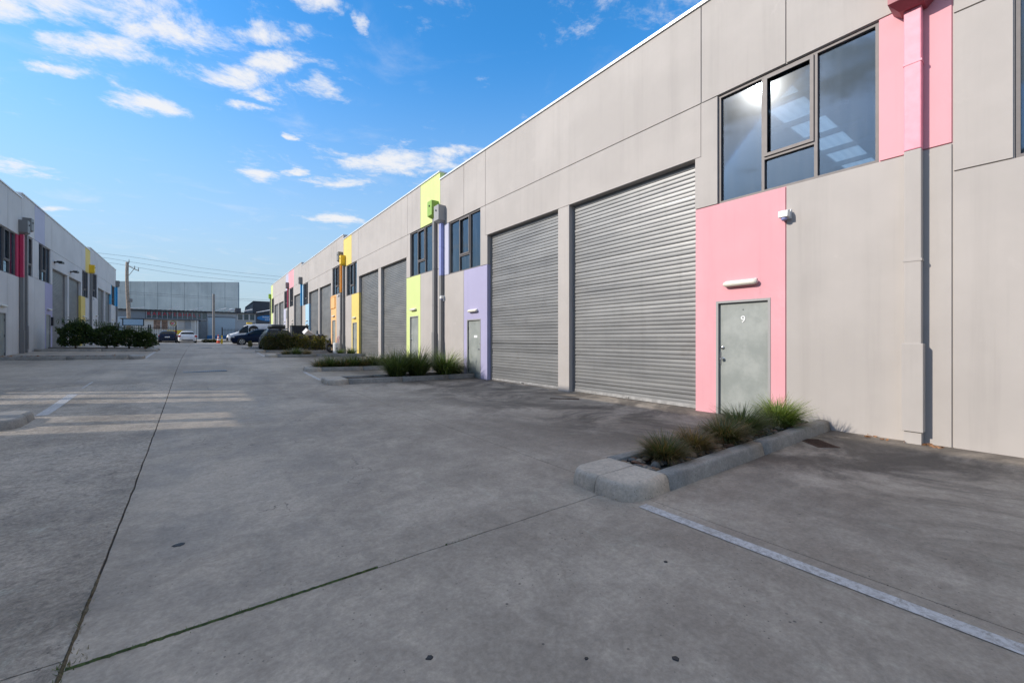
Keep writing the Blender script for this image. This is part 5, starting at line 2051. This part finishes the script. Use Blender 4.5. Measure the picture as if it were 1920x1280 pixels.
of = empty('office_building', (-4.5, 84.0, 1.36), 0, 'cream flat roofed site office with brown mottled window panes and a round logo', 'building')
fb(of, 'wall', M['cream'], -9.5, -.62, 84, 89.6, 1.2, 4.33)
fb(of, 'roof', M['dk_wall'], -9.8, -.25, 83.6, 89.6, 4.331, 4.46)
for x in (-.95, -.62):
    fb(of, 'veranda_post', M['roofwhite'], x - .05, x + .05, 83.7, 83.8, 1.3, 4.33)
for k, (a, b, z0, z1, mt) in enumerate(((-6.05, -5.22, 2.85, 4.25, 'brownpane'), (-5.12, -4.36, 2.85, 4.25, 'brownpane'), (-3.12, -2.30, 2.92, 4.25, 'blind'), (-2.24, -1.46, 2.92, 4.25, 'far_wall'))):
    wn = fb(of, 'window', M['roofwhite'], a - .05, b + .05, 83.95, 83.999, z0 - .05, z1 + .03)
    l = of.location
    q = MB()
    q.box(a - l.x, b - l.x, 83.93 - l.y, 83.949 - l.y, z0 - l.z, z1 - l.z)
    q.build('pane', M[mt], wn)
l = of.location
lgo = MB()
lgo.disc((-3.72 - l.x, 83.95 - l.y, 3.80 - l.z), (0, -1, 0), 0, .40, 28)
lo = lgo.build('round_logo', M['yellow_print'], of, recalc=False)
for (r0, r1, mt, dy, nm) in ((.28, .36, 'black', .004, 'ring'), (0, .28, 'cream', .006, 'disc')):
    q = MB()
    q.disc((-3.72 - l.x, 83.95 - dy - l.y, 3.80 - l.z), (0, -1, 0), r0, r1, 28)
    q.build(nm, M[mt], lo, recalc=False)
q = MB()
q.poly([(-3.98 - l.x, 83.94 - l.y, 3.92 - l.z), (-3.56 - l.x, 83.94 - l.y, 3.88 - l.z), (-3.66 - l.x, 83.94 - l.y, 3.72 - l.z), (-3.9 - l.x, 83.94 - l.y, 3.62 - l.z)])
q.build('emblem', M['red_print'], lo, recalc=False)

bn = empty('banner', (-3.4, 83.3, 1.3), 0, 'yellow banner with red lettering and a black diagonal corner below the round logo', 'banner')
add_box(bn, 'board', M['yellow_print'], -1.05, .85, -.02, .02, .15, 1.42)
q = MB()
q.poly([(-.35, -.024, .15), (.85, -.024, .15), (.85, -.024, 1.3)])
q.build('black_corner', M['black'], bn, recalc=False)
for k in range(6):
    q = MB()
    q.box(-.92 + k * .2, -.78 + k * .2, -.028, -.0205, 1.02, 1.28 - .04 * (k % 2))
    q.build('lettering', M['red_print'], bn)
q = MB()
q.disc((-.55, -.026, .5), (0, -1, 0), 0, .16, 16)
q.build('emblem', M['redlamp'], bn, recalc=False)
for x in (-.95, .75):
    add_box(bn, 'post', M['black'], x - .03, x + .03, .021, .06, -.1, 1.42)

# the big grey shed behind
bs = empty('large_shed', (-4, 121.0, 1.4), 0, 'huge weathered blue-grey concrete shed behind the showroom', 'building')
P0, P1 = Vector((-15.6, 129.5, 0)), Vector((6.55, 113.5, 0))
dv = (P1 - P0)
nv = Vector((dv.y, -dv.x, 0)).normalized() * -1
npan = 9
for k in range(npan + 2):
    k2 = k - 2
    a = P0 + dv * (k2 / npan) + dv.normalized() * .03
    b = P0 + dv * ((k2 + 1) / npan) - dv.normalized() * .03
    q = MB()
    ht_ = 14.3
    back = Vector((-dv.y, dv.x, 0)).normalized()
    if back.y < 0:
        back = -back
    ring = lambda z: [tuple(p - Vector(bs.location) + Vector((0, 0, z))) for p in (a, b, b + back * .3, a + back * .3)]
    q.ring_loft([ring(1.0), ring(ht_ + .35 * (k2 - 9) * -.05)])
    q.build('wall_panel', M['bigshed'], bs)
q = MB()
pA, pB = P0 - dv * .22 + back * .31, P1 + back * .31
ring = lambda z: [tuple(p - Vector(bs.location) + Vector((0, 0, z))) for p in (pA, pB, pB + Vector((1.5, 40, 0)), pA + Vector((-8, 40, 0)))]
q.ring_loft([ring(1.0), ring(13.9)])
q.build('body', M['bigshed'], bs)

dk = empty('dark_shed', (18, 120.0, 1.4), 0, 'dark grey shed with curved roof beyond the end of the sunlit row', 'building')
add_box(dk, 'wall', M['dk_wall'], -8.0, 14, 0, 25, -.4, 9.3)
q = MB()
ringf = lambda yy: [(-8.0 - 6 + 6 * math.sin(a_ * math.pi / 2 / 8) - .02, yy, 4.8 + 4.0 * (1 - math.cos(a_ * math.pi / 2 / 8))) for a_ in range(9)] + [(-8.02, yy, -.4), (-14.02, yy, -.4)]
q.ring_loft([ringf(.3), ringf(25)])
q.build('curved_roof', M['far_wall'], dk)
